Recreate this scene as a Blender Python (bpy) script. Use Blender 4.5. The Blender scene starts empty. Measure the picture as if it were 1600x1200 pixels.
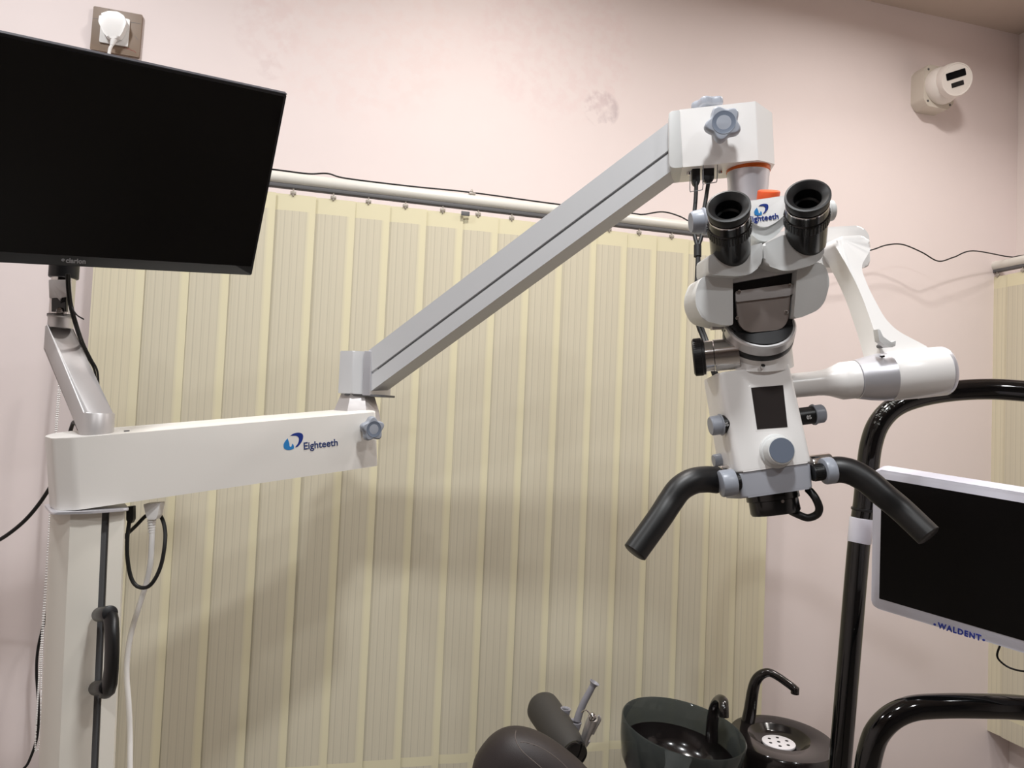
import bpy, bmesh, math, random
from mathutils import Vector as V, Matrix as MX
random.seed(7)
PI = math.pi
sc = bpy.context.scene
COL = sc.collection
# ------------------------------------------------------------------ camera
FPX = 1110.0
YAW, PITCH, ROLL = math.radians(14.8), math.atan(45/FPX), math.radians(2.43)
CAM = V((0, 0, 1.5))
F = V((math.sin(YAW)*math.cos(PITCH), math.cos(YAW)*math.cos(PITCH), math.sin(PITCH)))
R0 = V((math.cos(YAW), -math.sin(YAW), 0))
U0 = R0.cross(F)
R = R0*math.cos(ROLL) + U0*math.sin(ROLL)
UP = U0*math.cos(ROLL) - R0*math.sin(ROLL)
CROT = MX((R, UP, -F)).transposed()
cd = bpy.data.cameras.new('camera')
cam = bpy.data.objects.new('camera', cd); COL.objects.link(cam)
cd.sensor_width = 36; cd.lens = 36*FPX/1600; cd.clip_start = .02
cam.matrix_world = MX.Translation(CAM) @ CROT.to_4x4()
sc.camera = cam

def U(x, y, Z):            # a point of the room from its direction and its distance along the view
    return CAM + Z*(F + (x-800)/FPX*R - (y-600)/FPX*UP)
def hit(x, y, axis, val):  # where that direction meets a wall plane
    d = F + (x-800)/FPX*R - (y-600)/FPX*UP
    return CAM + d*((val-CAM[axis])/d[axis])
def px(n, Z): return n*Z/FPX
def CF(x, y, Z, roll=0, yaw=0, pitch=0):
    r = math.radians
    return MX.Translation(U(x, y, Z)) @ CROT.to_4x4() @ MX.Rotation(r(roll), 4, 'Z') @ MX.Rotation(r(yaw), 4, 'Y') @ MX.Rotation(r(pitch), 4, 'X')
def FR(o, x, y):
    x = x.normalized(); y = (y - x*y.dot(x)).normalized(); z = x.cross(y)
    m = MX((x, y, z)).transposed().to_4x4(); m.translation = o
    return m
def AX(o, z, hint=None):   # frame whose Z runs along z
    z = z.normalized(); h = hint or (V((0, 0, 1)) if abs(z.z) < .9 else V((1, 0, 0)))
    x = h.cross(z).normalized(); y = z.cross(x)
    m = MX((x, y, z)).transposed().to_4x4(); m.translation = o
    return m

# ------------------------------------------------------------------ materials
MATS = {}
def srgb(c):
    return tuple(((v/255)/12.92 if v/255 < .04045 else ((v/255+.055)/1.055)**2.4) for v in c)
def mat(name, c, rough=.5, metal=0, bump=0, bscale=300, var=.03, coat=0, trans=0, ior=1.45, spec=.5):
    m = bpy.data.materials.new(name); m.use_nodes = True
    nt = m.node_tree; p = nt.nodes['Principled BSDF']
    col = srgb(c)
    p.inputs['Roughness'].default_value = rough; p.inputs['Metallic'].default_value = metal
    p.inputs['Coat Weight'].default_value = coat; p.inputs['Coat Roughness'].default_value = .05
    p.inputs['Transmission Weight'].default_value = trans; p.inputs['IOR'].default_value = ior
    p.inputs['Specular IOR Level'].default_value = spec
    tc = nt.nodes.new('ShaderNodeTexCoord'); nz = nt.nodes.new('ShaderNodeTexNoise')
    nz.inputs['Scale'].default_value = 14; nz.inputs['Detail'].default_value = 3
    nt.links.new(tc.outputs['Object'], nz.inputs['Vector'])
    mx = nt.nodes.new('ShaderNodeMix'); mx.data_type = 'RGBA'
    mx.inputs[6].default_value = tuple(v*(1-var) for v in col)+(1,)
    mx.inputs[7].default_value = tuple(min(1, v*(1+var)) for v in col)+(1,)
    nt.links.new(nz.outputs['Fac'], mx.inputs[0]); nt.links.new(mx.outputs[2], p.inputs['Base Color'])
    if bump:
        n2 = nt.nodes.new('ShaderNodeTexNoise'); n2.inputs['Scale'].default_value = bscale
        nt.links.new(tc.outputs['Object'], n2.inputs['Vector'])
        b = nt.nodes.new('ShaderNodeBump'); b.inputs['Strength'].default_value = bump; b.inputs['Distance'].default_value = .001
        nt.links.new(n2.outputs['Fac'], b.inputs['Height']); nt.links.new(b.outputs['Normal'], p.inputs['Normal'])
    MATS[name] = m
    return m
mat('white_plastic', (232, 230, 228), .28, var=.01)
mat('white_paint', (226, 223, 218), .42, bump=.05, var=.01)
mat('column_paint', (226, 222, 212), .5, var=.01)
mat('grey_paint', (197, 198, 200), .45, var=.015)
mat('light_grey_plastic', (205, 206, 205), .4, var=.01)
mat('grey_plastic', (148, 153, 163), .35, var=.02)
mat('dark_grey_plastic', (104, 113, 128), .35, var=.02)
mat('band_grey', (158, 160, 168), .4, var=.02)
mat('silver', (212, 212, 218), .34, .62, var=.02)
mat('brushed', (200, 198, 198), .36, .7, var=.03)
mat('alu', (188, 184, 183), .42, .45, var=.02)
mat('plate_metal', (158, 148, 143), .34, .5, var=.02)
mat('chrome', (215, 213, 212), .12, 1)
mat('black_plastic', (20, 20, 22), .38, var=.1)
mat('black_rubber', (15, 15, 16), .42, var=.1)
mat('black_gloss', (9, 9, 10), .08, var=.1, coat=.3)
mat('black_bezel', (14, 14, 17), .3, var=.1)
mat('bezel_edge', (60, 62, 68), .35, var=.05)
mat('display_glass', (46, 42, 41), .1)
mat('screen_black', (4, 4, 5), .12, var=.1, spec=.3)
mat('black_anodised', (12, 12, 13), .22, var=.1, coat=.2)
mat('cable_black', (20, 20, 21), .5, var=.1)
mat('cable_white', (234, 232, 230), .45, var=.02)
mat('groove_grey', (95, 95, 97), .5, var=.05)
mat('orange', (226, 92, 48), .4, var=.05)
mat('orange_metal', (190, 92, 34), .3, .5, var=.1)
mat('leather', (46, 40, 40), .5, bump=.25, bscale=900, var=.06)
mat('vinyl', (58, 56, 54), .55, bump=.25, bscale=700, var=.06)
mat('seam', (92, 84, 80), .6)
mat('brown_plate', (128, 108, 90), .45, var=.06)
mat('red_mark', (140, 60, 55), .6)
mat('cctv', (236, 230, 224), .45, var=.02)
mat('cctv_box', (214, 206, 194), .5, var=.02)
mat('rail', (222, 220, 212), .35, var=.02)
mat('clear_clip', (170, 162, 152), .3, var=.03)
mat('lens_glass', (6, 7, 12), .12, spec=.15)
mat('logo_dark', (24, 50, 130), .4)
mat('logo_light', (40, 125, 190), .4)
mat('logo_text', (40, 58, 108), .4)
mat('silver_text', (150, 150, 152), .4)
mat('waldent_blue', (48, 62, 150), .45)
mat('white_bezel', (214, 214, 226), .35, var=.01)
mat('drain_white', (232, 230, 235), .35)
mat('smoked_glass', (92, 97, 95), .04, trans=.62, ior=1.2, var=.02)
mat('spittoon_black', (24, 21, 21), .16, var=.1, coat=.3)
mat('suction_grey', (140, 139, 146), .45)
mat('dark_hole', (8, 8, 8), .8)
mat('number_white', (220, 220, 220), .5)
mat('worn_silver', (96, 98, 96), .6)
mat('pane', (96, 100, 108), .3)
mat('floor_tile', (120, 112, 104), .35, var=.05)
mat('ceiling_paint', (205, 190, 178), .8, var=.02)
mat('wall_dark', (120, 112, 108), .7, var=.03)

def wall_mat(name, c, stains=True):
    m = mat(name, c, .7, bump=.12, bscale=60, var=.012, spec=.25)
    nt = m.node_tree; p = nt.nodes['Principled BSDF']
    if stains:
        geo = nt.nodes.new('ShaderNodeNewGeometry')
        src = p.inputs['Base Color'].links[0].from_socket
        nz = nt.nodes.new('ShaderNodeTexNoise'); nz.inputs['Scale'].default_value = 38; nz.inputs['Detail'].default_value = 5
        nt.links.new(geo.outputs['Position'], nz.inputs['Vector'])
        for (cx, cy, rr, colr, amt, hollow) in STAINS:
            c3 = hit(cx, cy, 1, WY)
            d = nt.nodes.new('ShaderNodeVectorMath'); d.operation = 'DISTANCE'
            d.inputs[1].default_value = c3
            nt.links.new(geo.outputs['Position'], d.inputs[0])
            rmp = nt.nodes.new('ShaderNodeValToRGB'); e = rmp.color_ramp.elements
            e[0].position = 0; e[0].color = (.35 if hollow else 1,)*3+(1,)
            e[1].position = 1; e[1].color = (0, 0, 0, 1)
            x1 = e.new(.8); x1.color = (1, 1, 1, 1)
            sca = nt.nodes.new('ShaderNodeMath'); sca.operation = 'DIVIDE'; sca.inputs[1].default_value = rr
            nt.links.new(d.outputs['Value'], sca.inputs[0]); nt.links.new(sca.outputs[0], rmp.inputs[0])
            r2 = nt.nodes.new('ShaderNodeMapRange'); r2.inputs[1].default_value = .42; r2.inputs[2].default_value = .62
            nt.links.new(nz.outputs['Fac'], r2.inputs[0])
            mu = nt.nodes.new('ShaderNodeMath'); mu.operation = 'MULTIPLY'
            nt.links.new(rmp.outputs[0], mu.inputs[0]); nt.links.new(r2.outputs[0], mu.inputs[1])
            m2 = nt.nodes.new('ShaderNodeMath'); m2.operation = 'MULTIPLY'; m2.inputs[1].default_value = amt
            nt.links.new(mu.outputs[0], m2.inputs[0])
            mx = nt.nodes.new('ShaderNodeMix'); mx.data_type = 'RGBA'
            mx.inputs[7].default_value = srgb(colr)+(1,)
            nt.links.new(m2.outputs[0], mx.inputs[0]); nt.links.new(src, mx.inputs[6]); src = mx.outputs[2]
        nt.links.new(src, p.inputs['Base Color'])
    return m

# ------------------------------------------------------------------ mesh tools
def cr(pts, n=8):          # Catmull-Rom through points
    P = [V(p) for p in pts]; P = [P[0]*2-P[1]] + P + [P[-1]*2-P[-2]]
    out = []
    for i in range(1, len(P)-2):
        for k in range(n):
            t = k/n; a, b, c, d = P[i-1:i+3]
            out.append(.5*((2*b)+(c-a)*t+(2*a-5*b+4*c-d)*t*t+(3*b-a-3*c+d)*t**3))
    out.append(P[-2]); return out
def rnd(pts, r, n=5):      # round the corners of a 2D outline
    out = []; N = len(pts)
    for i in range(N):
        p = V(pts[i][:2]); a = V(pts[i-1][:2]); b = V(pts[(i+1) % N][:2])
        ri = pts[i][2] if len(pts[i]) > 2 else r
        da, db = (a-p), (b-p)
        ri = min(ri, da.length*.48, db.length*.48)
        s, e = p+da.normalized()*ri, p+db.normalized()*ri
        if ri < 1e-6: out.append(p); continue
        for k in range(n+1):
            t = k/n; out.append(s*(1-t)**2+p*2*t*(1-t)+e*t*t)
    return out
class B:
    def __init__(s): s.bm = bmesh.new()
    def _faces(s, vs, fs):
        bv = [s.bm.verts.new(v) for v in vs]; out = []
        for f in fs:
            try: out.append(s.bm.faces.new([bv[i] for i in f]))
            except ValueError: pass
        return bv, out
    def prism(s, M, pts, z0, z1, bev=0, seg=3, taper=1.0, sides=False):
        n = len(pts); pts = [V(p[:2]) for p in pts]
        c = sum(pts, V((0, 0)))/n
        vs = [M @ V((*(c+(p-c)*taper), z0)) for p in pts] + [M @ V((*p, z1)) for p in pts]
        fs = [tuple(range(n-1, -1, -1)), tuple(range(n, 2*n))] + [(i, (i+1) % n, n+(i+1) % n, n+i) for i in range(n)]
        bv, bf = s._faces(vs, fs)
        if bev:
            caps = set(bf[:2])
            ed = [e for f in bf[:2] for e in f.edges]
            if sides: ed = list({e for f in bf for e in f.edges})
            bmesh.ops.bevel(s.bm, geom=list(set(ed)), offset=bev, segments=seg, affect='EDGES', profile=.5, clamp_overlap=True)
        return s
    def box(s, M, sx, sy, sz, c=(0, 0, 0), bev=0, seg=2):
        p = [(c[0]-sx/2, c[1]-sy/2), (c[0]+sx/2, c[1]-sy/2), (c[0]+sx/2, c[1]+sy/2), (c[0]-sx/2, c[1]+sy/2)]
        return s.prism(M, p, c[2]-sz/2, c[2]+sz/2, bev, seg, sides=True)
    def lathe(s, M, prof, n=40, caps=True, a0=0, a1=2*PI):
        rings = []
        for r, z in prof:
            if r < 1e-6: rings.append([s.bm.verts.new(M @ V((0, 0, z)))])
            else: rings.append([s.bm.verts.new(M @ V((r*math.cos(2*PI*k/n), r*math.sin(2*PI*k/n), z))) for k in range(n)])
        for a, b in zip(rings, rings[1:]):
            for k in range(n):
                q = [a[k % len(a)], a[(k+1) % len(a)], b[(k+1) % len(b)], b[k % len(b)]]
                q2 = list(dict.fromkeys(q))
                if len(q2) > 2:
                    try: s.bm.faces.new(q2)
                    except ValueError: pass
        if caps:
            for rg in (rings[0], rings[-1]):
                if len(rg) > 2: s.bm.faces.new(rg)
        return s
    def cyl(s, M, r, z0, z1, n=40, bev=0, r1=None):
        r1 = r if r1 is None else r1
        if bev: pr = [(r-bev, z0), (r-bev*.3, z0+bev*.3), (r, z0+bev), (r1, z1-bev), (r1-bev*.3, z1-bev*.3), (r1-bev, z1)]
        else: pr = [(r, z0), (r1, z1)]
        return s.lathe(M, pr, n)
    def tube(s, pts, r, n=12, caps=True, flat=None):
        pts = [V(p) for p in pts]; N = len(pts)
        rr = r if isinstance(r, (list, tuple)) else [r]*N
        t0 = (pts[1]-pts[0]).normalized()
        u = t0.orthogonal().normalized(); rings = []
        for i, p in enumerate(pts):
            t = (pts[min(i+1, N-1)]-pts[max(i-1, 0)]).normalized()
            u = (u - t*u.dot(t)).normalized(); w = t.cross(u)
            ri = rr[i] if len(rr) == N else rr[0]+(rr[-1]-rr[0])*i/(N-1)
            rings.append([s.bm.verts.new(p+(u*math.cos(2*PI*k/n)+w*math.sin(2*PI*k/n))*ri) for k in range(n)])
        for a, b in zip(rings, rings[1:]):
            for k in range(n): s.bm.faces.new((a[k], a[(k+1) % n], b[(k+1) % n], b[k]))
        if caps:
            s.bm.faces.new(rings[0][::-1]); s.bm.faces.new(rings[-1])
        return s
    def loft(s, secs, caps=True):
        rings = [[s.bm.verts.new(p) for p in sec] for sec in secs]; n = len(rings[0])
        for a, b in zip(rings, rings[1:]):
            for k in range(n): s.bm.faces.new((a[k], a[(k+1) % n], b[(k+1) % n], b[k]))
        if caps: s.bm.faces.new(rings[0][::-1]); s.bm.faces.new(rings[-1])
        return s
    def sphere(s, M, r, sx=1, sy=1, sz=1, n=24):
        prof = [(math.sin(PI*k/n)*r, -math.cos(PI*k/n)*r) for k in range(n+1)]
        return s.lathe(M @ MX.Diagonal((sx, sy, sz, 1)), prof, n*2, caps=False)
    def pprism(s, pts, Z, depth, bev=0, r=0, seg=3, taper=1.0):   # outline given as directions, at its own distance and with real thickness
        cx = sum(p[0] for p in pts)/len(pts); cy = sum(p[1] for p in pts)/len(pts); k = Z/FPX
        q = [((p[0]-cx)*k, -(p[1]-cy)*k) + ((p[2]*k,) if len(p) > 2 else ()) for p in pts]
        if r or any(len(p) > 2 for p in pts): q = rnd(q, r*k)
        if sum(a[0]*b[1]-a[1]*b[0] for a, b in zip(q, list(q[1:])+[q[0]])) < 0: q = q[::-1]
        return s.prism(CF(cx, cy, Z), q, -depth, 0, bev, seg, taper)

def zprism(pts, Zf, depth, r, bev=0, seg=3):
    q = rnd([(p[0], p[1]) + tuple(p[2:]) for p in pts], r)
    if sum(a[0]*c[1]-a[1]*c[0] for a, c in zip(q, q[1:]+[q[0]])) > 0: q = q[::-1]
    n = len(q); b = B()
    fr = [U(p.x, p.y, Zf(p.y)) for p in q]; vs = [p+F*depth for p in fr] + fr
    bv, bf = b._faces(vs, [tuple(range(n-1, -1, -1)), tuple(range(n, 2*n))] + [(i, (i+1) % n, n+(i+1) % n, n+i) for i in range(n)])
    if bev: bmesh.ops.bevel(b.bm, geom=list({e for f in bf[:2] for e in f.edges}), offset=bev, segments=seg, affect='EDGES', profile=.5, clamp_overlap=True)
    return b
def root_loc(o):
    l = V((0, 0, 0))
    while o is not None: l += o.location; o = o.parent
    return l
def obj(name, b, m, parent=None, sharp=32, label=None):
    bmesh.ops.recalc_face_normals(b.bm, faces=b.bm.faces)
    me = bpy.data.meshes.new(name)
    off = root_loc(parent)
    if off.length: bmesh.ops.translate(b.bm, vec=-off, verts=b.bm.verts)
    b.bm.to_mesh(me); b.bm.free()
    me.materials.append(MATS[m] if isinstance(m, str) else m)
    me.polygons.foreach_set('use_smooth', [True]*len(me.polygons))
    me.set_sharp_from_angle(angle=math.radians(sharp))
    o = bpy.data.objects.new(name, me); COL.objects.link(o); o.parent = parent
    if label: o['label'] = label
    return o
def thing(name, label, cat, loc=(0, 0, 0), group=None):
    o = bpy.data.objects.new(name, None); COL.objects.link(o); o.location = loc; o.empty_display_size = .05
    o['label'] = label; o['category'] = cat
    if group: o['group'] = group
    return o
def tag(o, label, cat, group=None):
    o['label'] = label; o['category'] = cat
    if group: o['group'] = group
    return o
def struct(name, b, m, parent=None):
    o = obj(name, b, m, parent)
    if parent is None: o['kind'] = 'structure'
    return o
def text(name, s, M, w, h, m, parent, bold=0, th=.0004, space=1):
    cu = bpy.data.curves.new('t', 'FONT'); cu.body = s; cu.size = 1; cu.offset = bold; cu.extrude = .02
    cu.space_character = space; cu.align_x = 'LEFT'; cu.resolution_u = 3
    o = bpy.data.objects.new('t', cu); COL.objects.link(o)
    bpy.context.view_layer.update()
    dg = bpy.context.evaluated_depsgraph_get()
    me = bpy.data.meshes.new_from_object(o.evaluated_get(dg))
    bpy.data.objects.remove(o); bpy.data.curves.remove(cu)
    xs = [v.co.x for v in me.vertices]; ys = [v.co.y for v in me.vertices]
    cx, cy = (min(xs)+max(xs))/2, (min(ys)+max(ys))/2
    kx, ky = w/(max(xs)-min(xs)), h/(max(ys)-min(ys))
    off = root_loc(parent)
    for v in me.vertices:
        v.co = M @ V(((v.co.x-cx)*kx, (v.co.y-cy)*ky, v.co.z/.02*th)) - off
    me.materials.clear(); me.materials.append(MATS[m])
    ob = bpy.data.objects.new(name, me); COL.objects.link(ob); ob.parent = parent
    return ob
LOGO_D = [(.35, .86), (.52, .97), (.75, 1.0), (.93, .93), (1.0, .78), (.97, .55), (.86, .33), (.70, .15), (.58, .13), (.70, .30), (.77, .50), (.77, .68), (.68, .80), (.55, .84)]
LOGO_L = [(.21, .72), (.08, .55), (0, .36), (.02, .14), (.14, .03), (.32, .0), (.50, .06), (.50, .25), (.44, .36), (.38, .20), (.30, .22), (.28, .45)]
def logo(M, w, h, parent):
    for nm, pts, m in (('logo_crescent', LOGO_D, 'logo_dark'), ('logo_leaf', LOGO_L, 'logo_light')):
        q = [((a-.5)*w, (b_-.5)*h) for a, b_ in pts]
        q = [V(p[:2]) for p in cr([(a, b_, 0) for a, b_ in q+[q[0]]], 4)][:-1]
        if sum(a[0]*b_[1]-a[1]*b_[0] for a, b_ in zip(q, q[1:]+[q[0]])) < 0: q = q[::-1]
        obj(nm, B().prism(M, q, -.0002, .0004), m, parent)
def star(M, R_, th, parent, name='lock_knob', base='grey_plastic', cap='dark_grey_plastic', stem=.02, stem_m='grey_plastic', rot=PI/2):
    def outl(sc_, z):
        out = []
        for k in range(80):
            a = 2*PI*k/80; c = math.cos(5*(a-rot)); rr = R_*(.885+.115*c)-R_*(1-sc_)
            out.append(M @ V((rr*math.cos(a), rr*math.sin(a), z)))
        return out
    b = B().loft([outl(.9, -th), outl(.97, -th*.93), outl(1, -th*.75), outl(1, -th*.35), outl(.97, -th*.12), outl(.90, -.0002), outl(.86, 0)])
    k = obj(name, b, base, parent, 50)
    obj('knob_cap', B().lathe(M, [(R_*.62, -.001), (R_*.62, .0006), (R_*.57, .0002), (R_*.3, -.0001), (0, -.0002)], 40, caps=False), cap, k)
    obj('knob_stem', B().cyl(M, R_*.42, -th-stem, -th*.8, 28), stem_m, k)
    return k

# ------------------------------------------------------------------ room
VY = 1.72                 # plane of the hanging vanes
WY = 1.80                 # back wall
CEIL = 2.73
STAINS = [(940, 170, .055, (176, 160, 166), .5, True), (415, 42, .09, (214, 190, 190), .14, False), (870, 60, .25, (232, 205, 205), .25, False), (560, 20, .30, (236, 210, 206), .22, False), (420, 105, .035, (205, 188, 188), .2, False)]
wall_mat('wall_paint', (238, 226, 224)); wall_mat('wall_paint_plain', (234, 224, 220), False)
corner = hit(1590, 225, 1, WY); WX = corner.x
print('WX', WX, 'ceiling', hit(1595, 55, 1, WY).z)
CEIL = hit(1595, 55, 1, WY).z
I = MX.Identity(4)
XL, YF = -1.9, -3.2
vx0, vx1 = hit(152, 430, 1, VY).x, hit(1207, 900, 1, VY).x
ztop = (hit(424, 300, 1, VY).z+hit(824, 347, 1, VY).z)/2
zbot = hit(740, 1228, 1, VY).z
zhem = (hit(587, 1195, 1, VY).z+hit(927, 1170, 1, VY).z)/2
wz0, wz1, wa, wb = zbot+.06, ztop-.03, vx0+.08, vx1-.05      # the window opening behind the vanes
t = .12
b = B()
b.box(I, wa-XL, t, CEIL, ((wa+XL)/2, WY+t/2, CEIL/2)); b.box(I, WX-wb, t, CEIL, ((WX+wb)/2, WY+t/2, CEIL/2))
b.box(I, wb-wa, t, CEIL-wz1, ((wa+wb)/2, WY+t/2, (CEIL+wz1)/2)); b.box(I, wb-wa, t, wz0, ((wa+wb)/2, WY+t/2, wz0/2))
struct('wall_back', b, 'wall_paint')
rz0, rz1 = 1.1, 2.0
struct('wall_right', B().box(I, t, WY-YF+t, CEIL, (WX+t/2, (WY+YF)/2+t/2, CEIL/2)), 'wall_paint_plain')
struct('wall_left', B().box(I, t, WY-YF+2*t, CEIL, (XL-t/2, (WY+YF)/2, CEIL/2)), 'wall_paint_plain')
struct('wall_front', B().box(I, WX-XL, t, CEIL, ((WX+XL)/2, YF-t/2, CEIL/2)), 'wall_dark')
struct('floor', B().box(I, WX-XL+2*t, WY-YF+2*t, t, ((WX+XL)/2, (WY+YF)/2, -t/2)), 'floor_tile')
struct('ceiling', B().box(I, WX-XL+2*t, WY-YF+2*t, t, ((WX+XL)/2, (WY+YF)/2, CEIL+t/2)), 'ceiling_paint')
b = B(); fw = .05
for (x, z, sx, sz) in ((wa+fw/2, (wz0+wz1)/2, fw, wz1-wz0), (wb-fw/2, (wz0+wz1)/2, fw, wz1-wz0), ((wa+wb)/2, (wz0+wz1)/2, fw, wz1-wz0), ((wa+wb)/2, wz0+fw/2, wb-wa, fw), ((wa+wb)/2, wz1-fw/2, wb-wa, fw)):
    b.box(I, sx, .05, sz, (x, WY+.06, z))
w1 = struct('window_1', b, 'white_paint')
obj('window_pane', B().box(I, wb-wa, .006, wz1-wz0, ((wa+wb)/2, WY+.07, (wz0+wz1)/2)), 'pane', w1)

# ------------------------------------------------------------------ blinds
def fabric(name, plain, woven, axis):
    m = bpy.data.materials.new(name); m.use_nodes = True; nt = m.node_tree; p = nt.nodes['Principled BSDF']
    p.inputs['Roughness'].default_value = .85; p.inputs['Specular IOR Level'].default_value = .15
    L = nt.links.new
    uv = nt.nodes.new('ShaderNodeUVMap'); sp = nt.nodes.new('ShaderNodeSeparateXYZ'); L(uv.outputs[0], sp.inputs[0])
    geo = nt.nodes.new('ShaderNodeTexCoord')
    # threads: vertical lines whose strength varies across the width of the cloth
    mp = nt.nodes.new('ShaderNodeMapping'); mp.inputs['Scale'].default_value = (1, .004, 1)
    L(uv.outputs[0], mp.inputs[0])
    n1 = nt.nodes.new('ShaderNodeTexNoise'); n1.inputs['Scale'].default_value = 34; n1.inputs['Detail'].default_value = 2; L(mp.outputs[0], n1.inputs[0])
    wv = nt.nodes.new('ShaderNodeMath'); wv.operation = 'MULTIPLY'; wv.inputs[1].default_value = 2*PI*6.5; L(sp.outputs[0], wv.inputs[0])
    sn = nt.nodes.new('ShaderNodeMath'); sn.operation = 'SINE'; L(wv.outputs[0], sn.inputs[0])
    ln = nt.nodes.new('ShaderNodeMapRange'); ln.inputs[1].default_value = .9; ln.inputs[2].default_value = 1; ln.inputs[3].default_value = 0; ln.inputs[4].default_value = .5
    L(sn.outputs[0], ln.inputs[0])
    nm = nt.nodes.new('ShaderNodeMapRange'); nm.inputs[1].default_value = .4; nm.inputs[2].default_value = .65; nm.inputs[4].default_value = .22; L(n1.outputs[0], nm.inputs[0])
    ad = nt.nodes.new('ShaderNodeMath'); ad.operation = 'ADD'; L(ln.outputs[0], ad.inputs[0]); L(nm.outputs[0], ad.inputs[1])
    # plain bands: brighter look of overlapping edge and doubled hems put into the colour
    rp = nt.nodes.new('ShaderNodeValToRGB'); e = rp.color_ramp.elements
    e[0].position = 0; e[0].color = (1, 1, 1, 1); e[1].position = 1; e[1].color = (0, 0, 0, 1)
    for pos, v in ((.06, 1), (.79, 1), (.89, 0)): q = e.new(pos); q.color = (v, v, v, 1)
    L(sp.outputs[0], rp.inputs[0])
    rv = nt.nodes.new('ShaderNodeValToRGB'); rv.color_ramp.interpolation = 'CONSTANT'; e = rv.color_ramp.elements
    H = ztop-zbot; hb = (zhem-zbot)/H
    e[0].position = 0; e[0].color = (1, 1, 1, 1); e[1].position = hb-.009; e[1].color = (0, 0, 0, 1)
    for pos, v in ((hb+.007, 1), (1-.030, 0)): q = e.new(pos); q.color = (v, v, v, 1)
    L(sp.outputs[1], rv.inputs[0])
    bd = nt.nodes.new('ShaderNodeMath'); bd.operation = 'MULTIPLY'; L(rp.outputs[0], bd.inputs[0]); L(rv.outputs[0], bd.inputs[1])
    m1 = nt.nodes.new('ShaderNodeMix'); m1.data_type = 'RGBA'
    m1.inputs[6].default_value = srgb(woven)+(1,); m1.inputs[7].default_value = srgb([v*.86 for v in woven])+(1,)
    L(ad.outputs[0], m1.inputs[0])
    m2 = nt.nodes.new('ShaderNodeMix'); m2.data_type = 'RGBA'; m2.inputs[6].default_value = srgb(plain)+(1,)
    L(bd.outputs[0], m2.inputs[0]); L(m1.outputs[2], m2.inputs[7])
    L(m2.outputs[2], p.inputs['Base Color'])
    MATS[name] = m
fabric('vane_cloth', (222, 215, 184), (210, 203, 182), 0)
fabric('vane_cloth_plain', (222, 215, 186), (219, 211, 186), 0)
SP, VW = .088, .104
def vane_mesh(c, along, out, width, z0, z1, ang, sway, curl):
    """one hanging strip: a sheet with thickness, faintly bowed"""
    b = B(); uvl = b.bm.loops.layers.uv.new('UVMap'); nu, nv = 10, 14
    def pt(i, j, k):
        s = (i/nu-.5)*width; zz = z0+(z1-z0)*j/nv
        a = ang+sway*math.sin(j/nv*3.1)
        d = curl*math.cos((i/nu-.5)*PI)*width
        q = along*(s*math.cos(a)) + out*(s*math.sin(a)+d+k*.0012)
        return V((c.x+q.x, c.y+q.y, zz))
    g = [[[b.bm.verts.new(pt(i, j, k)) for j in range(nv+1)] for i in range(nu+1)] for k in (0, 1)]
    def face(vs, uvs):
        f = b.bm.faces.new(vs)
        for l, u in zip(f.loops, uvs): l[uvl].uv = u
    for k in (0, 1):
        for i in range(nu):
            for j in range(nv):
                face([g[k][i][j], g[k][i+1][j], g[k][i+1][j+1], g[k][i][j+1]], [(i/nu, j/nv), ((i+1)/nu, j/nv), ((i+1)/nu, (j+1)/nv), (i/nu, (j+1)/nv)])
    for j in range(nv):
        for i in (0, nu): face([g[0][i][j], g[1][i][j], g[1][i][j+1], g[0][i][j+1]], [(i/nu, j/nv)]*4)
    for i in range(nu):
        for j in (0, nv): face([g[0][i][j], g[0][i+1][j], g[1][i+1][j], g[1][i][j]], [(i/nu, j/nv)]*4)
    return b
zrod = hit(600, 298, 1, VY).z
RODR = .0155
def blind(root, p0, along, out, n, plain, length, extra0, extra1, flip=False):
    """p0: first vane's centre on the plan; out: towards the room"""
    a, e = p0-along*(SP/2+extra0), p0+along*(SP*(n-1)+SP/2+extra1)
    M = AX(V((a.x, a.y, zrod)), along); L_ = (e-a).length
    r = obj('headrail', B().cyl(M, RODR, 0, L_, 28, .003), 'rail', root)
    mid = (a+e)/2
    obj('track_slot', B().box(FR(V((mid.x, mid.y, zrod-RODR-.001)), along, out), L_-.01, .018, .010, bev=.001), 'groove_grey', root)
    for i in range(n):
        c = p0+along*(SP*i+random.uniform(-.004, .004)); ang = .062+random.uniform(-.012, .014)
        if flip: ang = -ang
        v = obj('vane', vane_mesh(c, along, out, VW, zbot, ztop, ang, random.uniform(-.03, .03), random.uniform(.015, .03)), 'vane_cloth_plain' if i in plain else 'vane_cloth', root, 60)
        hb = B(); cz = ztop; hx = V((c.x, c.y, 0))+out*.004
        hb.box(FR(V((hx.x, hx.y, ztop+.009)), along, out), .004, .005, .026, bev=.0008)
        hb.box(FR(V((hx.x, hx.y, ztop+.004)), along, out), .013, .006, .007, bev=.001)
        obj('vane_hanger', hb, 'clear_clip', v)
n1 = round((vx1-vx0)/SP)
X, Y = V((1, 0, 0)), V((0, 1, 0))
bl = thing('vertical_blind', 'wide cream vertical blind covering the window behind the white microscope', 'blind', (vx0, VY, zrod))
blind(bl, V((vx0+SP/2, VY, 0)), X, -Y, n1, (0, n1-1, n1-2), 0, .03, .02)
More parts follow.
